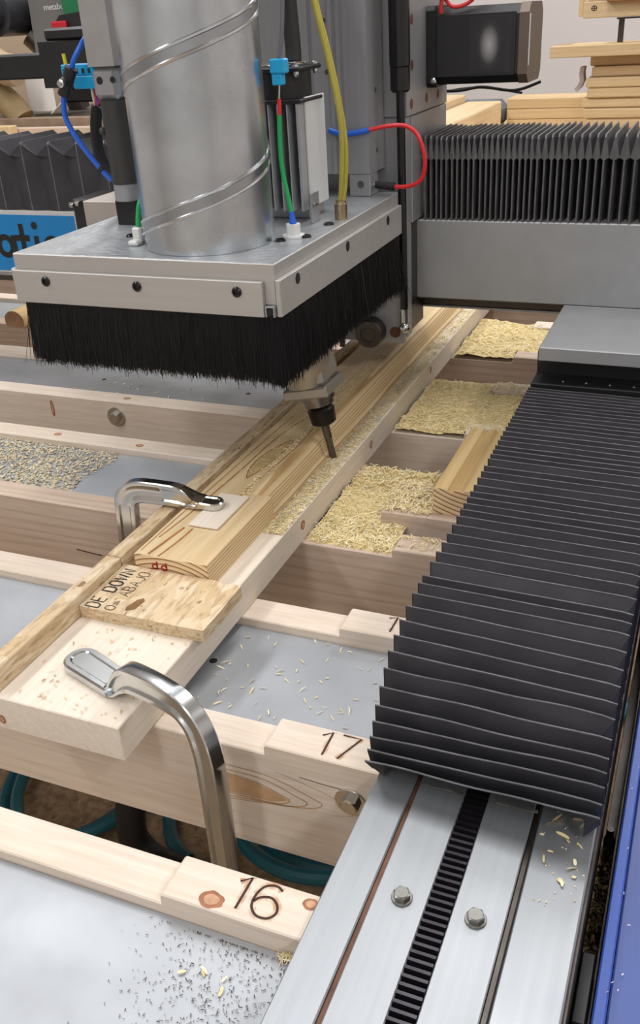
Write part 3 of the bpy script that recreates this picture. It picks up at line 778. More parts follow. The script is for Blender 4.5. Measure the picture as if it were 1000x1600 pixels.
# ------------------------------------------------------------ shavings
def flakes(mb, n, place, lmin=.005, lmax=.012, wmin=.0007, wmax=.0018, curl=1.2, seed=1):
    rg = random.Random(seed)
    for _ in range(n):
        p = place(rg)
        if p is None: continue
        c = Vector(p); L = rg.uniform(lmin, lmax); W = rg.uniform(wmin, wmax); a = rg.uniform(0, 2*pi); tl = rg.uniform(-.35, .35); cu = rg.uniform(-curl, curl); roll = rg.uniform(-.6, .6)
        d = Vector((cos(a), sin(a), 0)); s = Vector((-sin(a), cos(a), 0)); vs = []
        for i in range(4):
            t = i/3-.5; ang = cu*t
            q = c + d*(L*t*cos(ang*.5)) + s*(L*.25*cu*(t*t-.08)) + Vector((0, 0, L*t*sin(tl)+abs(cu)*L*.10*(1-4*t*t)+.0006))
            ww = W*(1-.5*abs(2*t))
            sv = s*cos(roll)+Vector((0, 0, sin(roll)))
            vs += [q+sv*ww/2, q-sv*ww/2]
        mb.add(vs, [(0, 1, 3, 2), (2, 3, 5, 4), (4, 5, 7, 6)], 0, True)
def heap(mb, x0, x1, y0, y1, hfun, nx, ny):
    vs = []
    for j in range(ny+1):
        for i in range(nx+1):
            x = x0+(x1-x0)*i/nx; y = y0+(y1-y0)*j/ny; vs.append((x, y, hfun(x, y)))
    mb.add(vs, [(j*(nx+1)+i, j*(nx+1)+i+1, (j+1)*(nx+1)+i+1, (j+1)*(nx+1)+i) for j in range(ny) for i in range(nx)], 1, True)
HEAP = plain('shavings_mass', 'dcc791', .8, 0, .2, 160, .4)
def pocket(label, x0, x1, y0, y1, n, seed, z0, amp):
    mb = MB()
    def h(x, y):
        e = min((y-y0)/.008, 1); e = max(e, 0)
        return z0-.004*(1-e) + amp*(.6*noise.noise(Vector((x*28, y*28, seed)))+.4*noise.noise(Vector((x*90, y*90, seed))))*e
    heap(mb, x0, x1, y0, y1, h, int((x1-x0)/.003), int((y1-y0)/.003))
    flakes(mb, n, lambda r: (lambda x, y: (x, y, h(x, y)))(r.uniform(x0+.002, x1-.002), r.uniform(y0+.002, y1-.002)), seed=seed, curl=1.8)
    return solo('wood_shavings', mb, [SHAV, HEAP], label, 'shavings', kind='stuff')
def top_h(x, y):         # height of beam 19 / 20 tops
    return .0005
pocket('pale wood shavings heaped beside the scrap block, in front of the second beam', -.4130, -.3040, .884, .9480, 1500, 1, .0035, .003)
mb = MB()
flakes(mb, 700, lambda r: (r.uniform(-.413, -.276), r.uniform(1.03, 1.099), .0052+.0035*noise.noise(Vector((r.random()*3, 0, 0)))), seed=2, curl=1.8)
def h2(x, y): return .0034+.004*noise.noise(Vector((x*40, y*40, 3)))+.002*noise.noise(Vector((x*110, y*110, 3)))
heap(mb, -.4130, -.3385, .9472, 1.0990, h2, 26, 50)
heap(mb, -.3385, -.3040, 1.0310, 1.0990, h2, 14, 26)
flakes(mb, 900, lambda r: (lambda x, y: (x, y, h2(x, y)))(r.uniform(-.412, -.339), r.uniform(.948, 1.098)), seed=4, curl=1.8)
flakes(mb, 800, lambda r: (lambda x, y: (x, y, .0215+.002*r.random()))(r.uniform(-.337, -.278), r.uniform(.951, 1.028)), seed=5, curl=1.8)
flakes(mb, 120, lambda r: (r.uniform(-.300, -.215), r.uniform(.884, .916), .0112), seed=15, curl=1.8)
solo('wood_shavings', mb, [SHAV, HEAP], 'pale wood shavings heaped beside and over the scrap block', 'shavings', kind='stuff')
mb = MB()
def h3(x, y): return .0040+.0045*noise.noise(Vector((x*25, y*25, 8)))+.0025*noise.noise(Vector((x*95, y*95, 8)))+(.002 if x < -.3 else .0)
heap(mb, -.4130, -.3060, 1.2300, 1.4480, h3, 40, 70)
heap(mb, -.3060, -.2000, 1.2675, 1.4090, h3, 40, 50)
flakes(mb, 3600, lambda r: (lambda x, y: (x, y, h3(x, y)))(r.uniform(-.412, -.201), r.uniform(1.231, 1.447)), seed=7, curl=1.8)
flakes(mb, 500, lambda r: (lambda x, y: (x, y, .0112))(r.uniform(-.30, -.201), r.choice((r.uniform(1.411, 1.447), r.uniform(1.23, 1.266)))), seed=8, curl=1.8)
solo('wood_shavings', mb, [SHAV, HEAP], 'deep yellow shavings filling the middle pocket left of the bellows', 'shavings', kind='stuff')
mb = MB()
def h4(x, y): return .006+.006*noise.noise(Vector((x*22, y*22, 9)))+.003*noise.noise(Vector((x*80, y*80, 9)))
heap(mb, -.4130, -.3060, 1.5780, 1.7960, h4, 40, 70)
heap(mb, -.3060, -.1990, 1.6150, 1.7570, h4, 40, 50)
flakes(mb, 3200, lambda r: (lambda x, y: (x, y, h4(x, y)))(r.uniform(-.412, -.200), r.uniform(1.579, 1.79)), seed=9, curl=1.8)
solo('wood_shavings', mb, [SHAV, HEAP], 'bright yellow shavings heaped in the farthest pocket below the gantry', 'shavings', kind='stuff')
# thin scatter on the board margin and the workpiece
mb = MB()
flakes(mb, 5000, lambda r: (lambda y: (r.uniform(-.4435, -.4178), y, .0384))(.83+1.3*r.random()**1.4), .003, .008, seed=11)
solo('wood_shavings', mb, SHAV, 'thin line of shavings on the base board right of the workpiece', 'shavings', kind='stuff')
mb = MB()
flakes(mb, 2600, lambda r: (lambda y, x: (x, y, .0674))(.86+1.2*r.random()**.8, r.uniform(-.532, -.476)), .0015, .005, .0005, .0012, seed=12)
flakes(mb, 900, lambda r: (lambda y: (-.4800+r.gauss(0, .0040), y, .0676))(.83+.55*r.random()), .002, .006, .0006, .0014, seed=13)
solo('saw_dust', mb, SHAV, 'pale saw dust speckled over the top of the workpiece', 'dust', kind='stuff')
mb = MB()
def pl(r):
    x = r.uniform(-1.15, -.775); y = r.uniform(.92, 1.062)
    return None if x > -.80-.12*(1.062-y)/.14*0+.02*noise.noise(Vector((x*20, y*20, 2))) or r.random() > 1.0 else (x, y, SLABZ+.0008)
flakes(mb, 5200, pl, .002, .007, .0010, .0034, .6, seed=14)
solo('wood_chips', mb, flake_mat('flat_chips', 'cdb78a', 'e0d2b0', 'a8a294'), 'flat pale chips strewn over the left slab behind the rear clamp', 'chips', kind='stuff')
mb = MB()
flakes(mb, 60, lambda r: (r.gauss(-.9, .09), r.uniform(1.28, 1.40), SLABZ+.0006), .004, .012, .001, .003, seed=16)
solo('wood_chips', mb, flake_mat('few_chips', 'c9b48a', 'd8cbb0', 'a89a80'), 'few stray chips on the slab under the brush', 'chips', kind='stuff')
mb = MB()
flakes(mb, 70, lambda r: (r.uniform(-.41, -.21), r.uniform(.575, .71), SLABZ+.0006), .004, .010, .0006, .0018, seed=17)
solo('wood_chips', mb, SHAV, 'few thin slivers on the slab right of the board', 'chips', kind='stuff')
mb = MB()
flakes(mb, 90, lambda r: (r.uniform(-.54, -.42), r.uniform(.49, .61), .0386), .002, .006, .0006, .002, seed=18)
solo('wood_chips', mb, flake_mat('tan_specks', 'cfa873', 'e3cfa8', 'b08a58'), 'tiny tan specks on the bare end of the base board', 'chips', kind='stuff')
mb = MB()
flakes(mb, 800, lambda r: (min(-.198, r.gauss(-.235, .033)), min(.360, r.gauss(.325, .030)), SLABZ+.0004), .0006, .0028, .0003, .0009, seed=19)
solo('metal_swarf', mb, DUSTC, 'dark swarf specks on the near slab below beam 16', 'swarf', kind='stuff')
mb = MB(); flakes(mb, 5, lambda r: (r.gauss(-.262, .018), r.gauss(.330, .006), SLABZ+.001), .005, .008, .002, .003, seed=20)
flakes(mb, 30, lambda r: (r.gauss(-.206, .004), r.gauss(.362, .002), SLABZ+.003), .006, .010, .0005, .001, seed=21)
solo('wood_chips', mb, SHAV, 'curled pale chips at the near corner by the rail and number 16', 'chips', kind='stuff')
mb = MB(); flakes(mb, 16, lambda r: (r.uniform(-.061, -.030), r.uniform(.465, .545), ZR-.0014), .003, .010, .0015, .004, seed=22)
flakes(mb, 40, lambda r: (r.uniform(-.062, -.024), r.uniform(.44, .55), ZR-.0016), .0008, .002, .0006, .0012, seed=23)
solo('wood_chips', mb, SHAV, 'small chips on the right rail flange below the bellows', 'chips', kind='stuff')

# ------------------------------------------------------------ gap right of the rail, blue housing, hoses, floor things
bh = thing('blue_housing', 'long blue enamelled housing along the right edge of the picture', 'housing', (.15, .5, -.3))
link('lip', MB().box(-.0055, -.1, -.060, .0030, 1.35, -.020, .0012), plain('blue_lip', '3557b0', .4, 0, .08, 6), bh)
link('cover', MB().box(.0036, -.1, -.30, .30, 1.35, -.0212, .0012), BLUE, bh)
hc = MB(); flakes(hc, 26, lambda r: (r.uniform(-.004, .05), r.uniform(.36, .66), -.0196), .001, .003, .0006, .0012, seed=30)
solo('wood_chips', hc, PAPER, 'white specks on the blue housing', 'chips', kind='stuff')
solo('cable_tray', MB().box(-.0190, .30, -.125, -.0065, 1.33, -.120, .0005).box(-.0088, .30, -.1195, -.0065, 1.33, -.061, .0005), DARKSTEEL, 'narrow dark steel tray in the gap beside the blue housing', 'tray')
mb = MB(); flakes(mb, 700, lambda r: (r.uniform(-.0188, -.0085), r.uniform(.47, .60), -.118+.045*r.random()), .003, .008, .001, .003, seed=31)
solo('chip_pile', mb, SHAVB, 'dark brown chips packed in the gap beside the blue housing', 'chips', kind='stuff')
solo('limit_switch', MB().box(-.0186, .405, -.1195, -.0090, .462, -.040, .001), BLACK, 'black switch body in the gap at lower right', 'switch')
solo('grease_fitting', MB().lathe((-.0138, .600, -.1195), (0, 0, 1), [(0, .0048), (.05, .0048), (.054, .003), (.062, .003)], 12), DARKSTEEL, 'dark round stud standing in the gap right of the bellows', 'stud')
def coil(label, pts, r=.009, name='air_hose', m=HOSE, n=8): return solo(name, MB().tube(pts, r, 10, 0, n), m, label, 'hose')
zf = FL+.012
def loop(cx, cy, rx_, ry_, a0, a1, z=zf, k=14): return [(cx+rx_*cos(a0+(a1-a0)*i/k), cy+ry_*sin(a0+(a1-a0)*i/k), z+.010*sin(i*1.3)*0) for i in range(k+1)]
coil('teal air hose bend on the floor, left in the gap below beam 17', loop(-.92, .99, .13, .20, pi*.6, pi*1.9), .011, n=3)
coil('second teal air hose beside it in the left floor gap', loop(-.89, 1.0, .13, .21, pi*.6, pi*1.9, zf+.020), .011, n=3)
coil('teal air hose curving round the black cable on the floor', loop(-.62, 1.06, .13, .22, pi*.75, pi*1.45, zf+.003), .012, n=3)
coil('topmost teal hose of the coil behind number 16', loop(-.46, 1.00, .16, .16, pi*1.15, pi*2.0, zf+.050), .012, n=3)
coil('middle teal hose of the coil behind number 16', loop(-.45, 1.05, .17, .17, pi*1.15, pi*1.95, zf+.026), .012, n=3)
coil('lowest teal hose of the coil behind number 16', loop(-.44, 1.09, .19, .15, pi*1.15, pi*1.95, zf), .012, n=3)
coil('teal hose bend glimpsed right of the bellows', loop(-.06, 1.62, .055, .22, -pi*.5, pi*.5, zf), .013, n=3)
solo('drain_pipe', MB().tube([(-.66, .90, -.24), (-.69, .83, -.40), (-.705, .805, -.49), (-.70, .805, -.555), (-.65, .81, -.59), (-.55, .82, -.594)], .023, 14, 0, 6), BLACK, 'thick black corrugated hose on the floor below beam 17', 'hose')
mb = MB(); flakes(mb, 900, lambda r: (r.uniform(-1.2, -.3), r.uniform(.72, 1.15), FL+.001), .004, .012, .001, .004, seed=33)
solo('floor_chips', mb, flake_mat('floor_chip', 'a88a63', 'c9ad84', '7d6244'), 'scattered chips and dust on the floor below the bed', 'chips', kind='stuff')
# ------------------------------------------------------------ machine head: dust shoe
PX0, PX1, PY0, PY1 = -.7522, -.4170, .8613, 1.2770
ZT = .3435
ds = thing('dust_shoe', 'square aluminium dust shoe plate with hanging black brush skirt', 'dust shoe', (-.585, 1.07, .205))
link('plate', MB().box(PX0, PY0, .3000, PX1, PY1, ZT-.0004, .0008), PLATE, ds)
link('milled_top', MB().box(PX0+.001, PY0+.001, ZT-.0006, PX1-.001, PY1-.001, ZT, .0002), PLATE_TOP, ds)
link('front_strip', MB().box(PX0-.001, PY0-.0065, .2880, PX1-.0125, PY0-.0004, .3255, .0007), PLATE, ds)
link('side_strip', MB().box(PX1+.0004, PY0-.0015, .2880, PX1+.0062, PY1-.004, .3270, .0007), PLATE, ds)
link('side_strip', MB().box(PX0-.0066, PY0, .2880, PX0-.0010, PY1, .3255, .0007), PLATE, ds)
link('back_strip', MB().box(PX0, PY1+.0004, .2880, PX1, PY1+.006, .3255, .0007), PLATE, ds)
ch = MB()
cx0, cx1 = PX1-.0112, PX1-.0004
ch.box(cx0, PY0-.0062, .2986, cx1, PY0+.4, .2999, .0002).box(cx0, PY0-.0062, .2885, cx0+.0015, PY0+.4, .2985, .0002).box(cx1-.0015, PY0-.0062, .2885, cx1, PY0+.4, .2985, .0002)
link('brush_channel', ch, ALU, ds)
link('brush_channel', MB().box(PX0+.002, PY0+.0004, .2885, PX1-.0125, PY0+.0110, .2999, .0005), ALU, ds)
link('brush_core', MB().box(cx0+.002, PY0-.0052, .2895, cx1-.002, PY0+.4, .2980, .0012).cyl(((cx0+cx1)/2, PY0-.0056, .2942), ((cx0+cx1)/2, PY0-.0050, .2942), .0014, seg=10), RUBBER, ds)
scr = MB(); rg = random.Random(5)
for x in (-.7061, -.5831, -.4594):
    b = MB(); b.lathe((x, PY0-.0064, .3142), (0, -1, 0), [(0, .0058), (.0014, .0056), (.0026, .0042), (.0027, .0026), (.0012, .0024)], 18); link('screw', b, BLACKG, ds)
for y in (.9058, 1.0589, 1.2129):
    b = MB(); b.lathe((PX1+.0062, y, .3178), (1, 0, 0), [(0, .0062), (.0003, .0060)], 18); link('screw_hole', b, RUBBER, ds)
for (x, y) in ((-.4555, .9638), (-.4336, .9866), (-.6535, .9624), (-.4330, 1.0560)):
    b = MB(); b.lathe((x, y, ZT), (0, 0, 1), [(0, .0066), (.0010, .0064), (.0026, .0050), (.0026, .0028), (.001, .0026)], 18); link('screw', b, BLACKG, ds)
def bristles(mb, n, p0, p1, nrm, thick, ztop, zbot, seed, r=.00042, spread=.010, ln=0):
    rg = random.Random(seed); p0 = Vector(p0); p1 = Vector(p1); nrm = Vector(nrm); d = (p1-p0); L = d.length; d.normalize()
    cs = [(cos(a), sin(a)) for a in (0, 2.094, 4.189)]
    for _ in range(n):
        u = rg.random(); w = rg.uniform(-.5, .5)*thick
        s = p0+d*(u*L)+nrm*w
        clump = .004*noise.noise(Vector((u*L*70, seed, 0)))
        e = s+d*(rg.gauss(0, .0035)+clump*1.6+ln)+nrm*(rg.gauss(0, spread*.25)+w*.7)
        zb = zbot+clump*1.0+abs(rg.gauss(0, .0035))*(1 if rg.random() > .15 else -1)
        if rg.random() < .01: e = e+d*rg.gauss(0, .02)+nrm*rg.gauss(0, .01)
        mid = (s+e)/2 + nrm*rg.gauss(0, .0010)+d*rg.gauss(0, .0006)
        vs = []
        for P, z, rr in ((s, ztop, r), (mid, (ztop+zb)/2, r), (e, zb, r*.55)):
            for (c, q) in cs: vs.append((P.x+c*rr, P.y+q*rr, z))
        mb.add(vs, [(i+k*3, (i+1) % 3+k*3, (i+1) % 3+(k+1)*3, i+(k+1)*3) for k in (0, 1) for i in range(3)]+[(6, 7, 8)], 0, True)
    return mb
zq = .2887
SH = MB(); rgs = random.Random(9)
for _ in range(70):
    y = PY1-.004-abs(rgs.gauss(0, .010)); x = PX1-.006; ex = x+abs(rgs.gauss(.006, .005)); ey = y+rgs.gauss(.004, .004); zb = rgs.uniform(.195, .225)
    SH.sweep([(x, y, zq), ((x+ex)/2-.001, (y+ey)/2, (zq+zb)/2+.008), (ex, ey, zb)], [(.0004, 0), (-.0002, .00035), (-.0002, -.00035)], 0, (1, 0, 0))
link('stray_bristles', SH, BRISTLE, ds, kind='stuff')
for nm, n, a, c, nr, zb, sd in (('front', 7000, (PX0+.004, PY0+.006, 0), (PX1-.006, PY0+.006, 0), (0, -1, 0), .2130, 1), ('right', 8200, (PX1-.0060, PY0+.003, 0), (PX1-.0060, PY1-.002, 0), (1, 0, 0), .2070, 2),
                                ('left', 3800, (PX0+.006, PY0+.004, 0), (PX0+.006, PY1-.002, 0), (-1, 0, 0), .2120, 3), ('back', 2600, (PX0+.004, PY1-.006, 0), (PX1-.006, PY1-.006, 0), (0, 1, 0), .2110, 4)):
    o = link('bristles', bristles(MB(), n, a, c, nr, .0085, zq+.004, zb, sd), BRISTLE, ds, kind='stuff')

# ------------------------------------------------------------ exhaust duct
DC = Vector((-.538, .951, 0)); DR = .0745
du = thing('dust_duct', 'fat galvanised spiral duct rising from the dust shoe', 'duct', (DC.x, DC.y, ZT))
link('pipe', MB().cyl((DC.x, DC.y, ZT+.0003), (DC.x, DC.y, .86), DR, seg=72), GALV, du)
se = MB()
for off, rr in ((0, .0021), (.0130, .0021)):
    P = []
    for i in range(310):
        a = i*2*pi/64
        ph = radians(-90-29)+0  # facing the camera side
        ang = a
        # rises from the left flank across the front to the right
        z = ZT-.134+.1480*(a/(2*pi))+off
        P.append((DC.x+(DR+.0002)*cos(ang+pi*1.0+.55), DC.y+(DR+.0002)*sin(ang+pi*1.0+.55), z))
    P = [p for p in P if ZT+.002 < p[2] < .855]
    se.tube(P, rr, 6)
P0 = []
link('lock_seam', se, metal('seam_steel', 'd2d5d8', .22, 1., None, .05, 30, .05), du)
bd = MB(); Q = []
for i in range(310):
    a = i*2*pi/64; z = ZT-.134+.1480*(a/(2*pi))
    if ZT+.002 < z < .845: Q.append((cos(a+pi+.55), sin(a+pi+.55), z))
vs = [(DC.x+(DR+.0007)*q[0], DC.y+(DR+.0007)*q[1], q[2]) for q in Q]+[(DC.x+(DR+.0007)*q[0], DC.y+(DR+.0007)*q[1], q[2]+.0130) for q in Q]
bd.add(vs, [(i, i+1, len(Q)+i+1, len(Q)+i) for i in range(len(Q)-1)], 0, True)
link('seam_band', bd, metal('seam_band_zinc', 'a9aeb2', .3, 1., None, .1, 14), du)

# ------------------------------------------------------------ spindle, leaning
SPT = Vector((-.4372, 1.0413, .0388)); TI = radians(11.5)
SA = Vector((-sin(TI), 0, cos(TI))); SU = Vector((cos(TI), 0, sin(TI))); SV = Vector((0, 1, 0))
def spt(mb):
    mb.v = [tuple(SPT+SU*p[0]+SV*p[1]+SA*p[2]) for p in mb.v]; return mb
sp = thing('spindle', 'tilted grey milling spindle below the brush, cutting the workpiece edge', 'spindle', tuple(SPT))
link('motor_body', spt(MB().box(-.029, -.028, .1105, .0262, .028, .200, .004).lathe((-.004, -.008, .1105), (0, 0, 1), [(0, .028), (.010, .031), (.025, .037), (.045, .042), (.07, .044), (.139, .044)], 40)), SPIN, sp)
link('upper_body', spt(MB().box(-.036, -.034, .2005, .036, .034, .252, .003)), SPIN, sp)
link('nose_flange', spt(MB().box(-.0335, -.0315, .0955, .0295, .0315, .1100, .0022)), SPIN, sp)
link('bearing_collar', spt(MB().lathe((0, 0, .0780), (0, 0, 1), [(0, .0135), (.0008, .0195), (.0085, .0195), (.0088, .0230), (.0172, .0230)], 32)), metal('turned_collar', '8a857e', .3, 1., None, .1, 50), sp)
link('collet_nut', spt(MB().lathe((0, 0, .0500), (0, 0, 1), [(0, .0125), (.003, .0165), (.0215, .0182), (.0240, .0165), (.0278, .0125)], 10).lathe((0, 0, .0500), (0, 0, 1), [(.003, .0168), (.0215, .0185)], 32)), DARKSTEEL if False else plain('black_oxide_nut', '2b2726', .35, .6, .15, 40), sp)
bit = MB(); bit.cyl((0, 0, .030), (0, 0, .0515), .0056, seg=18)
bit.cyl((0, 0, .0002), (0, 0, .030), .0030, seg=14)
for k in (1, -1): bit.prism([(k*.0012, -.0016*k), (k*.0050, -.0010*k), (k*.0050, .0006*k), (k*.0012, .0018*k)], 'z', .0001, .0300)
link('router_bit', spt(bit), metal('carbide_bit', '6d6864', .35, .9), sp)

# ------------------------------------------------------------ carriage, columns and plates
cg = thing('gantry_carriage', 'tall grey carriage block riding on the gantry behind the head', 'carriage', (-.55, 1.33, .107))
link('front_plate', MB().box(-.4940, 1.303, .1260, -.4130, 1.325, .4365, .001).box(-.80, 1.303, .20, -.4942, 1.325, .4365, .001), ALU, cg)
link('lower_block', MB().box(-.80, 1.3254, .2920, -.4110, 1.505, .4360, .0012), ALU, cg)
ub = link('upper_block', MB().box(-.80, 1.302, .4370, -.4105, 1.505, .90, .0012), ALU, cg)
link('bearing_block', MB().box(-.47, 1.3254, .172, -.4140, 1.358, .2905, .001).box(-.455, 1.3254, .1300, -.4142, 1.39, .1700, .001), DARKSTEEL, cg)
link('bottom_plate', MB().box(-.56, 1.290, .1200, -.4150, 1.3026, .1950, .001), ALU, cg)
hh = MB()
for (y, z) in ((1.325, .555), (1.325, .50), (1.322, .452), (1.395, .4535), (1.455, .4535)):
    hh.lathe((-.4105, y, z), (1, 0, 0), [(0, .0068), (.0003, .0066), (.0004, .0055)], 16)
link('counterbore', hh, RUST, cg)
pv = MB(); pv.lathe((-.4640, 1.2898, .1385), (0, -1, 0), [(0, .0205), (.001, .0215), (.022, .0215), (.0240, .0200), (.0242, .0125), (.0225, .0122), (.0226, .0100), (.0235, .0095)], 32)
link('pivot_boss', pv, DARKSTEEL, cg)
link('pin_hole', MB().lathe((-.4290, 1.2899, .1370), (0, -1, 0), [(0, .0085), (.0003, .0084), (.00035, .003)], 20), RUST, cg)
link('pipe_stub', MB().cyl((-.5080, 1.27, .116), (-.5090, 1.27, .16), .0045, seg=12), DARKSTEEL, cg)

zp = thing('slide_plate', 'grooved aluminium slide profile standing upright behind the heat sink', 'profile', (-.54, 1.26, ZT))
b = MB(); pr = [(-.660, 1.2400), (-.5250, 1.2400), (-.5250, 1.2420), (-.5200, 1.2420), (-.5200, 1.2400), (-.4960, 1.2400), (-.4960, 1.2370), (-.4905, 1.2370), (-.4905, 1.2390), (-.4850, 1.2390), (-.4850, 1.2360), (-.4800, 1.2360), (-.4800, 1.2390), (-.4770, 1.2390), (-.4770, 1.2380), (-.4435, 1.2380), (-.4435, 1.3010), (-.660, 1.3010)]
b.prism(pr, 'z', ZT+.0295, .88); link('profile', b, ALU, zp)
link('end_bracket', MB().box(-.4740, 1.2380, ZT+.0003, -.4440, 1.2720, ZT+.0290, .001), ALU, zp)
q = MB(); q.lathe((-.4575, 1.2379, ZT+.016), (0, -1, 0), [(0, .0050), (.0004, .0050), (.0006, .0030)], 16); link('screw', q, BOLT, zp)
for (x, z) in ((-.5020, .56), (-.5005, .50)):
    q = MB(); q.lathe((x, 1.2399, z), (0, -1, 0), [(0, .0032), (.0003, .0032), (.00035, .0015)], 12); link('screw', q, BOLT, zp)
q = MB()
for z in (.40, .475): q.lathe((-.4434, 1.268, z), (1, 0, 0), [(0, .0032), (.0003, .0032), (.00035, .0015)], 12)
link('screw', q, BOLT, zp)

# gas strut
gs = thing('gas_strut', 'black gas strut with ball end hanging at the right of the head', 'strut', (-.4145, 1.2835, .14))
a0, a1 = Vector((-.4120, 1.2838, .150)), Vector((-.4165, 1.2838, .90))
def al(z): return a0+(a1-a0)*((z-a0.z)/(a1.z-a0.z))
link('rod', MB().cyl(al(.176), al(.486), .0058, seg=16), BLACKG, gs)
link('cylinder', MB().lathe(al(.470), (a1-a0), [(0, .0105), (.003, .0132), (.030, .0132), (.0305, .0126), (.032, .0138), (.42, .0138)], 24), BLACKG, gs)
link('ball_end', MB().cyl(al(.1555), al(.176), .0058, seg=16).sphere(tuple(al(.147)), .0090).cyl(tuple(al(.147)), (al(.147).x, 1.2898, al(.147).z), .0035, seg=12), ZINC, gs)

# motors
sm = thing('stepper_motor', 'big black stepper motor on the right side of the carriage', 'motor', (-.335, 1.44, .465))
def octo(y0, y1, z0, z1, c): return [(y0+c, z0), (y1-c, z0), (y1, z0+c), (y1, z1-c), (y1-c, z1), (y0+c, z1), (y0, z1-c), (y0, z0+c)]
link('mount_flange', MB().prism(octo(1.392, 1.494, .4660, .5690, .006), 'x', -.4100, -.3960), BLACK, sm)
link('body', MB().prism(octo(1.394, 1.492, .4690, .5660, .012), 'x', -.3959, -.2810), BLACK, sm)
link('front_face', MB().box(-.3955, 1.3915, .4790, -.2850, 1.3937, .5570, .0008), BLACK, sm)
link('end_cap', MB().prism(octo(1.393, 1.493, .4680, .5670, .012), 'x', -.2809, -.2680), plain('motor_end_cap', '6f6257', .5, .4, .08, 20), sm)
def blurlabel():
    t = NT('blurred_grey_label'); t.b.inputs['Roughness'].default_value = .5
    tc = t.n('ShaderNodeTexCoord'); mp = t.n('ShaderNodeMapping'); mp.inputs['Location'].default_value = (-1.5, 0, -1.05); mp.inputs['Scale'].default_value = (3.2, 0, 2.1)
    t.l(tc.outputs['Generated'], mp.inputs[0]); g = t.n('ShaderNodeTexGradient', gradient_type='SPHERICAL'); t.l(mp.outputs[0], g.inputs[0])
    t.l(t.ramp(g.outputs['Fac'], [(0, '232325'), (.25, '333335'), (1, 'b0b0b1')]), t.b.inputs['Base Color']); return t.mat
link('rating_label', MB().box(-.3480, 1.3911, .4830, -.2900, 1.3914, .5530, .0001), blurlabel(), sm)
link('rating_label', MB().box(-.2679, 1.396, .490, -.2675, 1.403, .553, .0001), PAPER, sm, label='white paper strip on the motor end')
link('flange_screw', MB().lathe((-.3990, 1.3918, .4750), (0, -1, 0), [(0, .0045), (.002, .0043), (.004, .002)], 12), ZINC, sm)
lm = thing('stepper_motor', 'black ribbed motor housing left of the head above the wide bellows', 'motor', (-1.06, 1.5, .45))
link('body', MB().prism([(1.452, .480), (1.60, .480), (1.60, .552), (1.452, .552)], 'x', -1.118, -.95), BLACK, lm)
link('top_cap', MB().box(-1.108, 1.458, .5525, -.95, 1.60, .5720, .004), BLACK, lm)
link('lower_cap', MB().box(-1.085, 1.456, .4560, -.95, 1.60, .4795, .003), BLACKG, lm)
solo('drag_chain', MB().box(-2.4, 1.50, .4930, -1.1190, 1.56, .5340, .003), BLACK, 'black cable chain bar running left from the left motor', 'cable chain')

# ------------------------------------------------------------ linear actuator at the left of the duct
ac = thing('linear_actuator', 'upright actuator with grey top housing and black barrel left of duct', 'actuator', (-.702, 1.04, ZT))
AX = -.7000
link('tip', MB().prism([(AX-.016+.004, 1.024), (AX+.016, 1.024), (AX+.016, 1.056), (AX-.016, 1.056), (AX-.016, 1.030)], 'z', ZT+.0003, .3720), BLACKG, ac)
link('ring', MB().cyl((AX-.001, 1.04, .3722), (AX-.001, 1.04, .3925), .0172, seg=32), ALU, ac)
link('barrel', MB().cyl((AX-.0005, 1.04, .3927), (AX-.0005, 1.04, .4900), .0182, seg=32).sphere((AX-.018, 1.03, .455), .005), CHAR, ac)
link('collar', MB().box(AX-.0185, 1.022, .4902, AX+.0180, 1.058, .5270, .006), ALU, ac)
q = MB(); q.lathe((AX-.006, 1.0219, .5120), (0, -1, 0), [(0, .0045), (.0003, .0044), (.00032, .001)], 14).lathe((AX+.0125, 1.0219, .5125), (0, -1, 0), [(0, .0038), (.0003, .0037), (.00032, .001)], 14)
link('port_hole', q, RUBBER, ac)
link('housing', MB().prism([(AX-.037, 1.050), (AX-.018, 1.020), (AX+.020, 1.018), (AX+.020, 1.080), (AX-.037, 1.080)], 'z', .5272, .86), metal('housing_paint', 'a9a7a6', .5, .5), ac)
q = MB()
for dx in (-.0305, -.0245):
    yy = 1.050-(dx+.037)*(.030/.019)
    q.lathe((AX+dx, yy+.0003, .5650), Vector((-.845, -.535, 0)), [(0, .0042), (.0003, .0041), (.00032, .0015)], 12)
link('screw', q, BOLT, ac)

# brackets on the left
lbk = thing('left_bracket', 'pale upright bracket plates behind the actuator on the left', 'bracket', (-.82, 1.18, ZT))
link('foot_box', MB().box(-.8560, 1.150, .2980, -.7700, 1.277+.02, .3480, .001), metal('pale_bracket', 'b3aca6', .5, .4), lbk)
link('upright', MB().box(-.8350, 1.225, .3484, -.7700, 1.240, .4330, .001), PLATE, lbk)
link('upright', MB().box(-.8150, 1.240, .4340, -.7700, 1.255, .5800, .001), PLATE, lbk)
link('stop_block', MB().box(-.9050, 1.19, .2900, -.8564, 1.27, .3430, .002), BLACK, lbk)
link('stop_bolt', MB().lathe((-.893, 1.1899, .3380), (0, -1, 0), [(0, .004), (.006, .004), (.008, .002)], 12).lathe((-.902, 1.1899, .3360), (0, -1, 0), [(0, .004), (.008, .004), (.01, .002)], 12), CHROME, lbk)

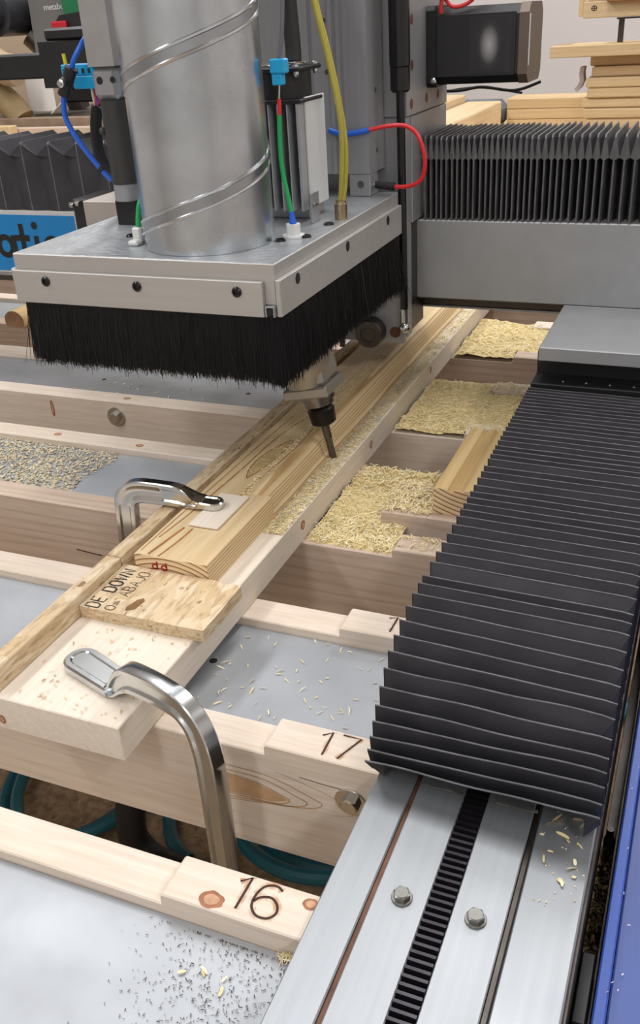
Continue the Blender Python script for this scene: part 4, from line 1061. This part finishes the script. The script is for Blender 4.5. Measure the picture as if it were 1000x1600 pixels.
# ------------------------------------------------------------ heat sink and fan
hs = thing('heat_sink', 'finned grey heat sink standing on the dust shoe behind the duct', 'heat sink', (-.495, 1.10, ZT))
for i in range(6):
    x = -.5330+i*.0122
    b = MB().box(x, 1.066, .3560, x+(.0016 if i < 5 else .0036), 1.1285, .4770, .0003)
    link('fin', b, FIN, hs)
link('core', MB().box(-.5330, 1.1287, .3560, -.4686, 1.1400, .4770, .0005), FIN, hs)
link('foot', MB().box(-.5280, 1.090, ZT+.0003, -.4720, 1.139, .3555, .0005), ALU, hs)
link('foam_tape', MB().box(-.4684, 1.082, .3580, -.4652, 1.1400, .4830, .0008), TAPE, hs)
link('angle_tab', MB().box(-.4560, 1.055, ZT+.0003, -.4541, 1.080, .3790, .0003), ALU, hs)
q = MB()
for y in (1.062, 1.072): q.lathe((-.4540, y, .365), (1, 0, 0), [(0, .0026), (.002, .0024), (.003, .001)], 12)
link('tab_screw', q, BOLT, hs)
fan = thing('cooling_fan', 'small black square fan on top of the heat sink', 'fan', (-.497, 1.098, .4775))
FX0, FX1, FY0, FY1 = -.5330, -.4640, 1.064, 1.133
link('bottom_flange', MB().box(FX0, FY0, .4775, FX1, FY1, .4820, .002), BLACK, fan)
link('top_flange', MB().box(FX0, FY0, .5110, FX1, FY1, .5160, .002), BLACK, fan)
link('barrel', MB().cyl(((FX0+FX1)/2, (FY0+FY1)/2, .4822), ((FX0+FX1)/2, (FY0+FY1)/2, .5108), .0322, seg=36), BLACK, fan)
for (x, y) in ((FX0+.006, FY0+.006), (FX1-.006, FY0+.006), (FX1-.006, FY1-.006), (FX0+.006, FY1-.006)):
    link('screw', MB().lathe((x, y, .5161), (0, 0, 1), [(0, .0038), (.002, .0034), (.003, .001)], 14).lathe((x, y, .5109), (0, 0, -1), [(0, .0034), (.003, .0034), (.0055, .0022)], 12), ZINC, fan)
gd = MB()
for r in (.012, .020, .028): gd.tube([((FX0+FX1)/2+r*cos(2*pi*i/24), (FY0+FY1)/2+r*sin(2*pi*i/24), .5180) for i in range(25)], .0007, 6)
gd.tube([(FX0+.006, FY0+.006, .5185), (FX1-.006, FY1-.006, .5185)], .0008, 6).tube([(FX1-.006, FY0+.006, .5185), (FX0+.006, FY1-.006, .5185)], .0008, 6)
link('finger_guard', gd, CHROME, fan)

# ------------------------------------------------------------ cables and tubes
gc = thing('sensor_cable', 'green probe cable with bright blue plug in front of the fan', 'cable', (-.449, .985, ZT))
link('hex_fitting', MB().cyl((-.4480, .9850, ZT+.0003), (-.4480, .9850, ZT+.0150), .0088, .0088, 6).cyl((-.4480, .9850, ZT+.0002), (-.4480, .9850, ZT+.003), .0125, .0125, 20), WHITE, gc)
link('boot', MB().cyl((-.4480, .985, ZT+.0151), (-.4493, .985, .3720), .0042, .0026, 12), WBLUE, gc)
link('lead', MB().tube([(-.4493, .985, .3721), (-.4515, .985, .386), (-.4560, .985, .412), (-.4573, .985, .434), (-.4565, .985, .460), (-.4555, .985, .4735)], .0026, 10, 0, 6), WGREEN, gc)
link('red_sleeve', MB().tube([(-.4555, .985, .4736), (-.4550, .985, .480), (-.4546, .985, .4895)], .0021, 10), WRED, gc)
link('pin', MB().cyl((-.4546, .985, .4896), (-.4530, .985, .5030), .0010, seg=8), CHROME, gc)
link('plug', MB().box(-.4595, .980, .5030, -.4475, .990, .5140, .001).box(-.4610, .979, .5142, -.4430, .991, .5285, .0014), TERM, gc)
link('upper_lead', MB().tube([(-.4520, .985, .5286), (-.4480, .986, .545), (-.4445, .988, .580), (-.4420, .990, .66), (-.4420, .99, .80)], .0022, 10, 0, 6), WGREY, gc)
lc = thing('sensor_cable', 'second green probe lead at the left foot of the duct', 'cable', (-.630, .930, ZT))
link('boot', MB().box(-.6290, .9270, ZT+.0003, -.6170, .9390, ZT+.018, .002).box(-.6270, .9130, ZT+.0002, -.6140, .9268, ZT+.006, .002), WHITE, lc)
link('lead', MB().tube([(-.6225, .934, ZT+.0181), (-.6215, .936, .375), (-.6180, .943, .392), (-.6130, .985, .412), (-.600, 1.015, .44)], .0032, 10, 0, 6), WGREEN, lc)
yt = thing('coolant_tube', 'clear yellow tube rising from a nickel fitting beside the heat sink', 'tube', (-.427, 1.085, ZT))
link('fitting', MB().lathe((-.4300, 1.090, ZT+.0002), (0, 0, 1), [(0, .0078), (.018, .0078), (.0195, .0066), (.022, .0062)], 20), BRASS, yt)
link('tube', MB().tube([(-.4300, 1.090, ZT+.0222), (-.4268, 1.088, .385), (-.4235, 1.086, .425), (-.4240, 1.085, .460), (-.4305, 1.085, .4965), (-.4405, 1.085, .543), (-.4498, 1.085, .5816), (-.462, 1.085, .64), (-.475, 1.085, .74)], .0031, 10, 0, 6)
     .tube([(-.4260, 1.090, ZT+.0222), (-.4225, 1.090, .385), (-.4195, 1.089, .420), (-.4215, 1.089, .452), (-.428, 1.087, .4965), (-.4385, 1.087, .543), (-.448, 1.087, .5816), (-.470, 1.087, .70)], .0026, 10, 0, 6), YEL, yt)
rc = thing('probe_lead', 'red and blue lead looping from the slide profile to a black plug', 'cable', (-.41, 1.25, .35))
link('blue_sleeve', MB().tube([(-.4980, 1.232, .4300), (-.4850, 1.233, .4258), (-.4700, 1.233, .4245), (-.4418, 1.235, .4290)], .0036, 10, 0, 5), WBLUE, rc)
link('red_lead', MB().tube([(-.4418, 1.235, .4291), (-.4174, 1.240, .4330), (-.3960, 1.25, .4315), (-.3790, 1.25, .4185), (-.3700, 1.25, .3900), (-.3745, 1.25, .3660), (-.3916, 1.25, .3560), (-.4130, 1.25, .3548)], .0028, 10, 0, 6), WRED, rc)
link('plug', MB().cyl((-.4131, 1.25, .3548), (-.4400, 1.25, .3575), .0056, .0048, 14), RUBBER, rc)
link('pin', MB().cyl((-.4401, 1.25, .3575), (-.4525, 1.25, .3572), .0018, seg=10), CHROME, rc)
solo('power_cable', MB().tube([(-.5076, 1.150, .5170), (-.5095, 1.155, .5343), (-.5160, 1.165, .5843), (-.528, 1.18, .70), (-.53, 1.18, .80)], .0098, 14, 0, 6), RUBBER, 'thick black cable rising behind the fan', 'cable')
solo('power_cable', MB().tube([(-.5540, 1.12, ZT+.012), (-.5550, 1.12, .45), (-.5560, 1.125, .54), (-.5580, 1.13, .64), (-.5600, 1.13, .80)], .0105, 14, 0, 5), RUBBER, 'thick black cable squeezed between duct and heat sink', 'cable')
ah = thing('air_line', 'bright blue air line curving left of the actuator, with black valve', 'hose', (-.76, 1.04, .39))
link('line', MB().tube([(-.7290, 1.052, .566), (-.7330, 1.036, .552), (-.7420, 1.028, .5360), (-.7470, 1.028, .5270)], .0032, 10, 0, 6), WBLUE, ah)
link('line', MB().tube([(-.7660, 1.028, .4970), (-.7690, 1.028, .4720), (-.7560, 1.03, .4430), (-.7355, 1.035, .4120), (-.7205, 1.036, .3960)], .0034, 10, 0, 6), WBLUE, ah)
link('valve', MB().cyl((-.7480, 1.028, .5268), (-.7660, 1.028, .4972), .0078, seg=14).lathe((-.7565, 1.020, .5110), (0, -1, 0), [(0, .007), (.003, .006), (.006, .004)], 12), BLACK, ah)
link('valve_screw', MB().lathe((-.7560, 1.0139, .5110), (0, -1, 0), [(0, .0048), (.002, .0048), (.003, .003), (.005, .003)], 12), CHROME, ah)
link('cable_tie', MB().cyl((-.7345, 1.0355, .4110), (-.7310, 1.0355, .4080), .0048, seg=12), RUBBER, ah)
tbk = thing('terminal_block', 'light blue screw terminal block with coloured wires left of actuator', 'terminal', (-.755, 1.06, .495))
link('block', MB().box(-.7800, 1.050, .5170, -.7310, 1.066, .5300, .001).box(-.7640, 1.048, .5020, -.7200, 1.064, .5168, .001), TERM, tbk)
q = MB()
for i in range(5): q.box(-.7770+i*.0092, 1.0494, .5195, -.7735+i*.0092, 1.0499, .5250, .0001)
link('slot', q, RUBBER, tbk)
for i, m in enumerate((WHITE, WRED, WBLUE, WRED, RUBBER)):
    x = -.7430+i*.0048
    link('wire', MB().tube([(x, 1.056, .5022), (x+.001, 1.055, .4950), (-.7395+(i-2)*.0016, 1.057, .4820)], .0016, 8, 0, 4), m, tbk)
link('wire', MB().tube([(-.7750, 1.055, .5301), (-.7760, 1.055, .5420)], .0022, 8), plain('yellow_wire', 'd9cc2a', .4), tbk, label='yellow wire')
solo('wire_loom', MB().tube([(-.7400, 1.058, .4815), (-.7480, 1.060, .4600), (-.7540, 1.065, .4300), (-.7620, 1.085, .4080), (-.7800, 1.14, .3900), (-.82, 1.20, .375)], .0075, 12, 0, 6), RUBBER, 'black taped wire loom hanging below the blue terminal block', 'cable')

# ------------------------------------------------------------ background
FZ = FL
def bench(label, x0, x1, y0, y1, z):
    t = thing('work_bench', label, 'bench', ((x0+x1)/2, (y0+y1)/2, FZ))
    link('bench_top', MB().box(x0, y0, z-.04, x1, y1, z, .003), LUMBER, t)
    for x in (x0+.05, x1-.05):
        for y in (y0+.05, y1-.05): link('leg', MB().box(x-.04, y-.04, FZ, x+.04, y+.04, z-.0402, .003), LUMBER, t)
    return t
bench('long work bench behind the gantry on the right, under stacked lumber', -1.55, .75, 2.75, 3.75, .1790)
bench('work bench behind the gantry on the left, under tools', -3.4, -1.75, 2.35, 3.15, .2850)
BZ = .1793
# stack on the right
r = random.Random(4); z = .2300
solo('support_batten', MB().box(-.40, 3.02, BZ, .60, 3.16, .2296, .002), LUMBER, 'pale batten carrying the tall lumber stack at right', 'batten')
pl_lab = ['bottom', 'second from bottom', 'third from bottom', 'middle', 'third from top', 'second from top', 'top']
offs = [(.010, .05), (.000, .04), (-.006, .03), (.008, .0), (.004, .0), (.016, -.02), (.008, .0)]
for i in range(7):
    dx, dy = offs[i]; h = .0262
    t = solo('stacked_plank', MB().box(-.4040+dx, 3.0-.02+r.uniform(-.014, .014), z, .35, 3.14+dy*.2, z+h, .0035), LUMBER, 'pine plank in the tall stack at upper right, %s' % pl_lab[i], 'plank', 'planks in the tall stack')
    z += h+.0011
solo('long_plank', MB().box(-.502, 2.93, z, .40, 3.10, z+.0300, .002), LUMBER, 'longer pine plank laid across the top of the tall stack', 'plank')
z += .0302
cst = thing('post_stand', 'dark metal stand post holding the wooden crate above the stack', 'stand', (-.33, 3.02, z))
link('post', MB().cyl((-.322, 3.02, z), (-.322, 3.02, z+.058), .008, seg=12).box(-.335, 3.005, z+.0582, .2, 3.04, z+.0625, .001), DARKSTEEL, cst)
cr = thing('wooden_crate', 'rough wooden crate end at the top right corner', 'crate', (-.15, 3.0, z+.063))
link('panel', MB().box(-.425, 2.985, z+.0640, .30, 3.005, z+.1050, .002), LUMBER, cr)
link('panel', MB().box(-.415, 2.990, z+.1055, .30, 3.010, z+.1850, .002), LUMBER, cr)
link('batten', MB().box(-.360, 2.960, z+.1020, .30, 2.9848, z+.1450, .002), plain('brown_batten', '9a6a42', .7, 0, .25, 12), cr)
link('side_panel', MB().box(-.440, 2.995, z+.0700, -.4255, 3.30, z+.2000, .002), LUMBER_Y, cr)
cm = MB(); cm.stroke([(-.3955+.007*cos(i*pi/8), z+.0885+.006*sin(i*pi/8)) for i in range(17)], (0, 2.9848, 0), (1, 0, 0), (0, 0, 1), .0022, .0004).stroke([(-.4020, z+.0885), (-.389, z+.0885)], (0, 2.9848, 0), (1, 0, 0), (0, 0, 1), .002, .0004).stroke([(-.3955, z+.0945), (-.3955, z+.0825)], (0, 2.9848, 0), (1, 0, 0), (0, 0, 1), .002, .0004)
link('stamp', cm, INK, cr)
solo('cloth_rag', MB().sweep([(-.4180, 3.03, .392), (-.4200, 3.03, .375), (-.4165, 3.03, .356), (-.4240, 3.03, .340), (-.4330, 3.03, .330)], [(-.03, -.006), (.03, -.004), (.03, .004), (-.03, .006)]), plain('grey_rag', 'b9b7b5', .9, 0, .15, 30), 'grey rag hanging off the left end of the tall stack', 'rag')
# long planks behind, left of the stack
z = BZ
for i, nm in enumerate(('bottom', 'middle', 'top')):
    solo('long_board', MB().box(-.72, 3.42, z, .6, 3.58, z+.032, .002), LUMBER, 'long pine board in the low pile left of the tall stack, %s one' % nm, 'board', 'boards in the low pile'); z += .0332
# big timbers lying towards the camera
for i, (x0, x1, zz) in enumerate(((-1.26, -1.02, .300), (-1.015, -.86, .285), (-.855, -.735, .262))):
    solo('timber_slab', MB().box(x0, 2.76, BZ, x1, 3.40, zz+.012, .004), LUMBER_Y, ('thick pale timber lying on the bench right of the carriage, leftmost', 'thick pale timber lying on the bench right of the carriage, middle one', 'thick pale timber lying on the bench right of the carriage, rightmost')[i], 'timber', 'thick timbers on the bench')
solo('tool_bag', MB().box(-1.00, 3.45, BZ, -.74, 3.58, .268, .03).box(-1.2, 3.45, BZ, -1.01, 3.6, .25, .02), plain('grey_cloth', '6d7177', .8, 0, .2, 12), 'grey cloth bundle behind the thick timbers, below the motor', 'bag')
solo('wire_tangle', MB().tube([(-.46, 1.505, .455), (-.40, 1.52, .4515), (-.36, 1.52, .456), (-.31, 1.52, .450), (-.268, 1.50, .462)], .0022, 8, 0, 6).tube([(-.44, 1.53, .4475), (-.37, 1.535, .4545), (-.30, 1.53, .4455)], .0018, 8, 0, 6), RUBBER, 'thin dark wires trailing below the right motor', 'wires')
tc = thing('motor_cable', 'green plug with red wires above the right motor', 'cable', (-.385, 1.42, .565))
link('green_plug', MB().box(-.398, 1.386, .5760, -.378, 1.40, .5950, .002), WGREEN, tc)
link('red_wire', MB().tube([(-.3880, 1.392, .5758), (-.3890, 1.391, .5640), (-.3880, 1.392, .5590)], .0028, 8, 0, 4).tube([(-.3840, 1.395, .5758), (-.372, 1.395, .566), (-.352, 1.398, .570), (-.335, 1.40, .586), (-.32, 1.41, .61)], .0026, 8, 0, 5), WRED, tc)

# left: bench with tools
LB = .2853
mt = thing('mitre_saw', 'blurred mitre saw with green body and red switch at top left', 'saw', (-2.0, 2.75, LB))
link('base', MB().box(-2.25, 2.62, LB, -1.70, 2.95, LB+.05, .01), TOOLG, mt)
link('body', MB().prism([(-2.06, .50), (-1.90, .46), (-1.74, .50), (-1.72, .72), (-2.05, .76)], 'y', 2.66, 2.80), TOOLG, mt)
link('motor', MB().cyl((-2.13, 2.58, .622), (-2.13, 2.78, .622), .062, seg=28).cyl((-2.135, 2.56, .624), (-2.135, 2.5795, .624), .045, seg=24), plain('dark_motor', '34353a', .35, .2, .1, 10), mt)
link('green_guard', MB().prism([(-1.90, .585), (-1.86, .555), (-1.72, .555), (-1.70, .74), (-1.91, .74)], 'y', 2.62, 2.6595), GREEN, mt)
link('handle', MB().prism([(-1.950, .562), (-1.905, .608), (-1.825, .614), (-1.820, .558), (-1.895, .548)], 'y', 2.60, 2.6590), BLACK, mt)
link('red_switch', MB().box(-1.930, 2.585, .5670, -1.877, 2.5990, .5930, .004), RED, mt)
lt = bpy.data.curves.new('lettering', 'FONT'); lt.body = 'metabo'; lt.size = .040; lt.extrude = .0005
to = bpy.data.objects.new('tmp', lt); COL.objects.link(to)
dg = bpy.context.evaluated_depsgraph_get(); me = bpy.data.meshes.new_from_object(to.evaluated_get(dg)); bpy.data.objects.remove(to)
q = MB(); q.add([(-2.000+v.co.x*.62, 2.6588-v.co.z, .625+v.co.y*.60) for v in me.vertices], [tuple(p.vertices) for p in me.polygons], 0, False)
link('lettering', q, WHITE, mt)
link('stand_arm', MB().tube([(-2.10, 2.70, .56), (-2.05, 2.72, .50), (-2.02, 2.74, .44), (-2.0, 2.76, LB+.051)], .035, 12, 0, 5), DARKSTEEL, mt)
solo('dust_bag', MB().tube([(-2.27, 2.52, .63), (-2.21, 2.51, .585), (-2.13, 2.50, .520), (-2.06, 2.49, .478), (-2.01, 2.49, .470)], .046, 16, 0, 5), TAN, 'tan canvas dust bag below the dark saw motor', 'bag')
solo('dust_bag', MB().tube([(-2.16, 2.535, .425), (-2.13, 2.535, .40), (-2.10, 2.53, .38), (-2.075, 2.53, .355), (-2.055, 2.53, LB+.044)], .042, 16, 0, 5), plain('tan_canvas_dark', '97835f', .8, 0, .25, 10), 'crumpled tan bag standing on the left bench by the papers', 'bag')
solo('paper_sheet', MB().box(-2.075, 2.60, LB+.06, -1.975, 2.604, LB+.185, .0005), PAPER, 'white printed sheet propped on the left bench', 'paper')
solo('paper_sheet', MB().sweep([(-1.97, 2.58, LB+.058), (-1.93, 2.60, LB+.095), (-1.88, 2.62, LB+.12), (-1.83, 2.63, LB+.10)], [(-.05, -.001), (.05, -.001), (.05, .001), (-.05, .001)]), PAPER, 'crumpled white paper right of the propped sheet', 'paper')
for i, (y, x0, x1, zz, h, lab) in enumerate(((2.40, -2.6, -1.99, LB, .040, 'pale stick at the left end of the left bench front'), (2.44, -2.35, -1.72, LB, .030, 'brown stick along the front of the left bench'), (2.50, -2.12, -1.75, LB+.0, .052, 'grey brown stick behind on the left bench'))):
    solo('wood_stick', MB().box(x0, y-.018, zz, x1, y+.018, zz+h, .002), (LUMBER, PINE_XD, plain('weathered_stick', '8f7a66', .8, 0, .2, 20))[i], lab, 'stick')
ww = thing('tool_wall', 'tan board partition behind the left bench', 'partition', (-2.6, 3.3, FZ))
link('panel', MB().box(-4.0, 3.30, FZ, -1.62, 3.34, 1.4, .002), TANW, ww)

# round moulding on the far left of the bed
rm = thing('round_moulding', 'half-round pine moulding lying on the bed at the left edge', 'moulding', (-1.26, 1.50, .0005))
px0 = -1.424
pr = [(px0, .0006), (px0+.048, .0006), (px0+.050, .010)]+[(px0+.024+.026*cos(a)*(1), .012+.022*sin(a)) for a in [i*pi/10 for i in range(1, 10)]]+[(px0-.001, .012)]
link('timber', MB().prism(pr, 'y', 1.565, 1.90, smooth=True), wood('moulding_pine', 'y', 'e6cf9d', 'c29a5f', .2, .5), rm)
link('end_face', MB().prism(pr, 'y', 1.5644, 1.5649), plain('brown_end_grain', 'a98362', .7, 0, .2, 60), rm)
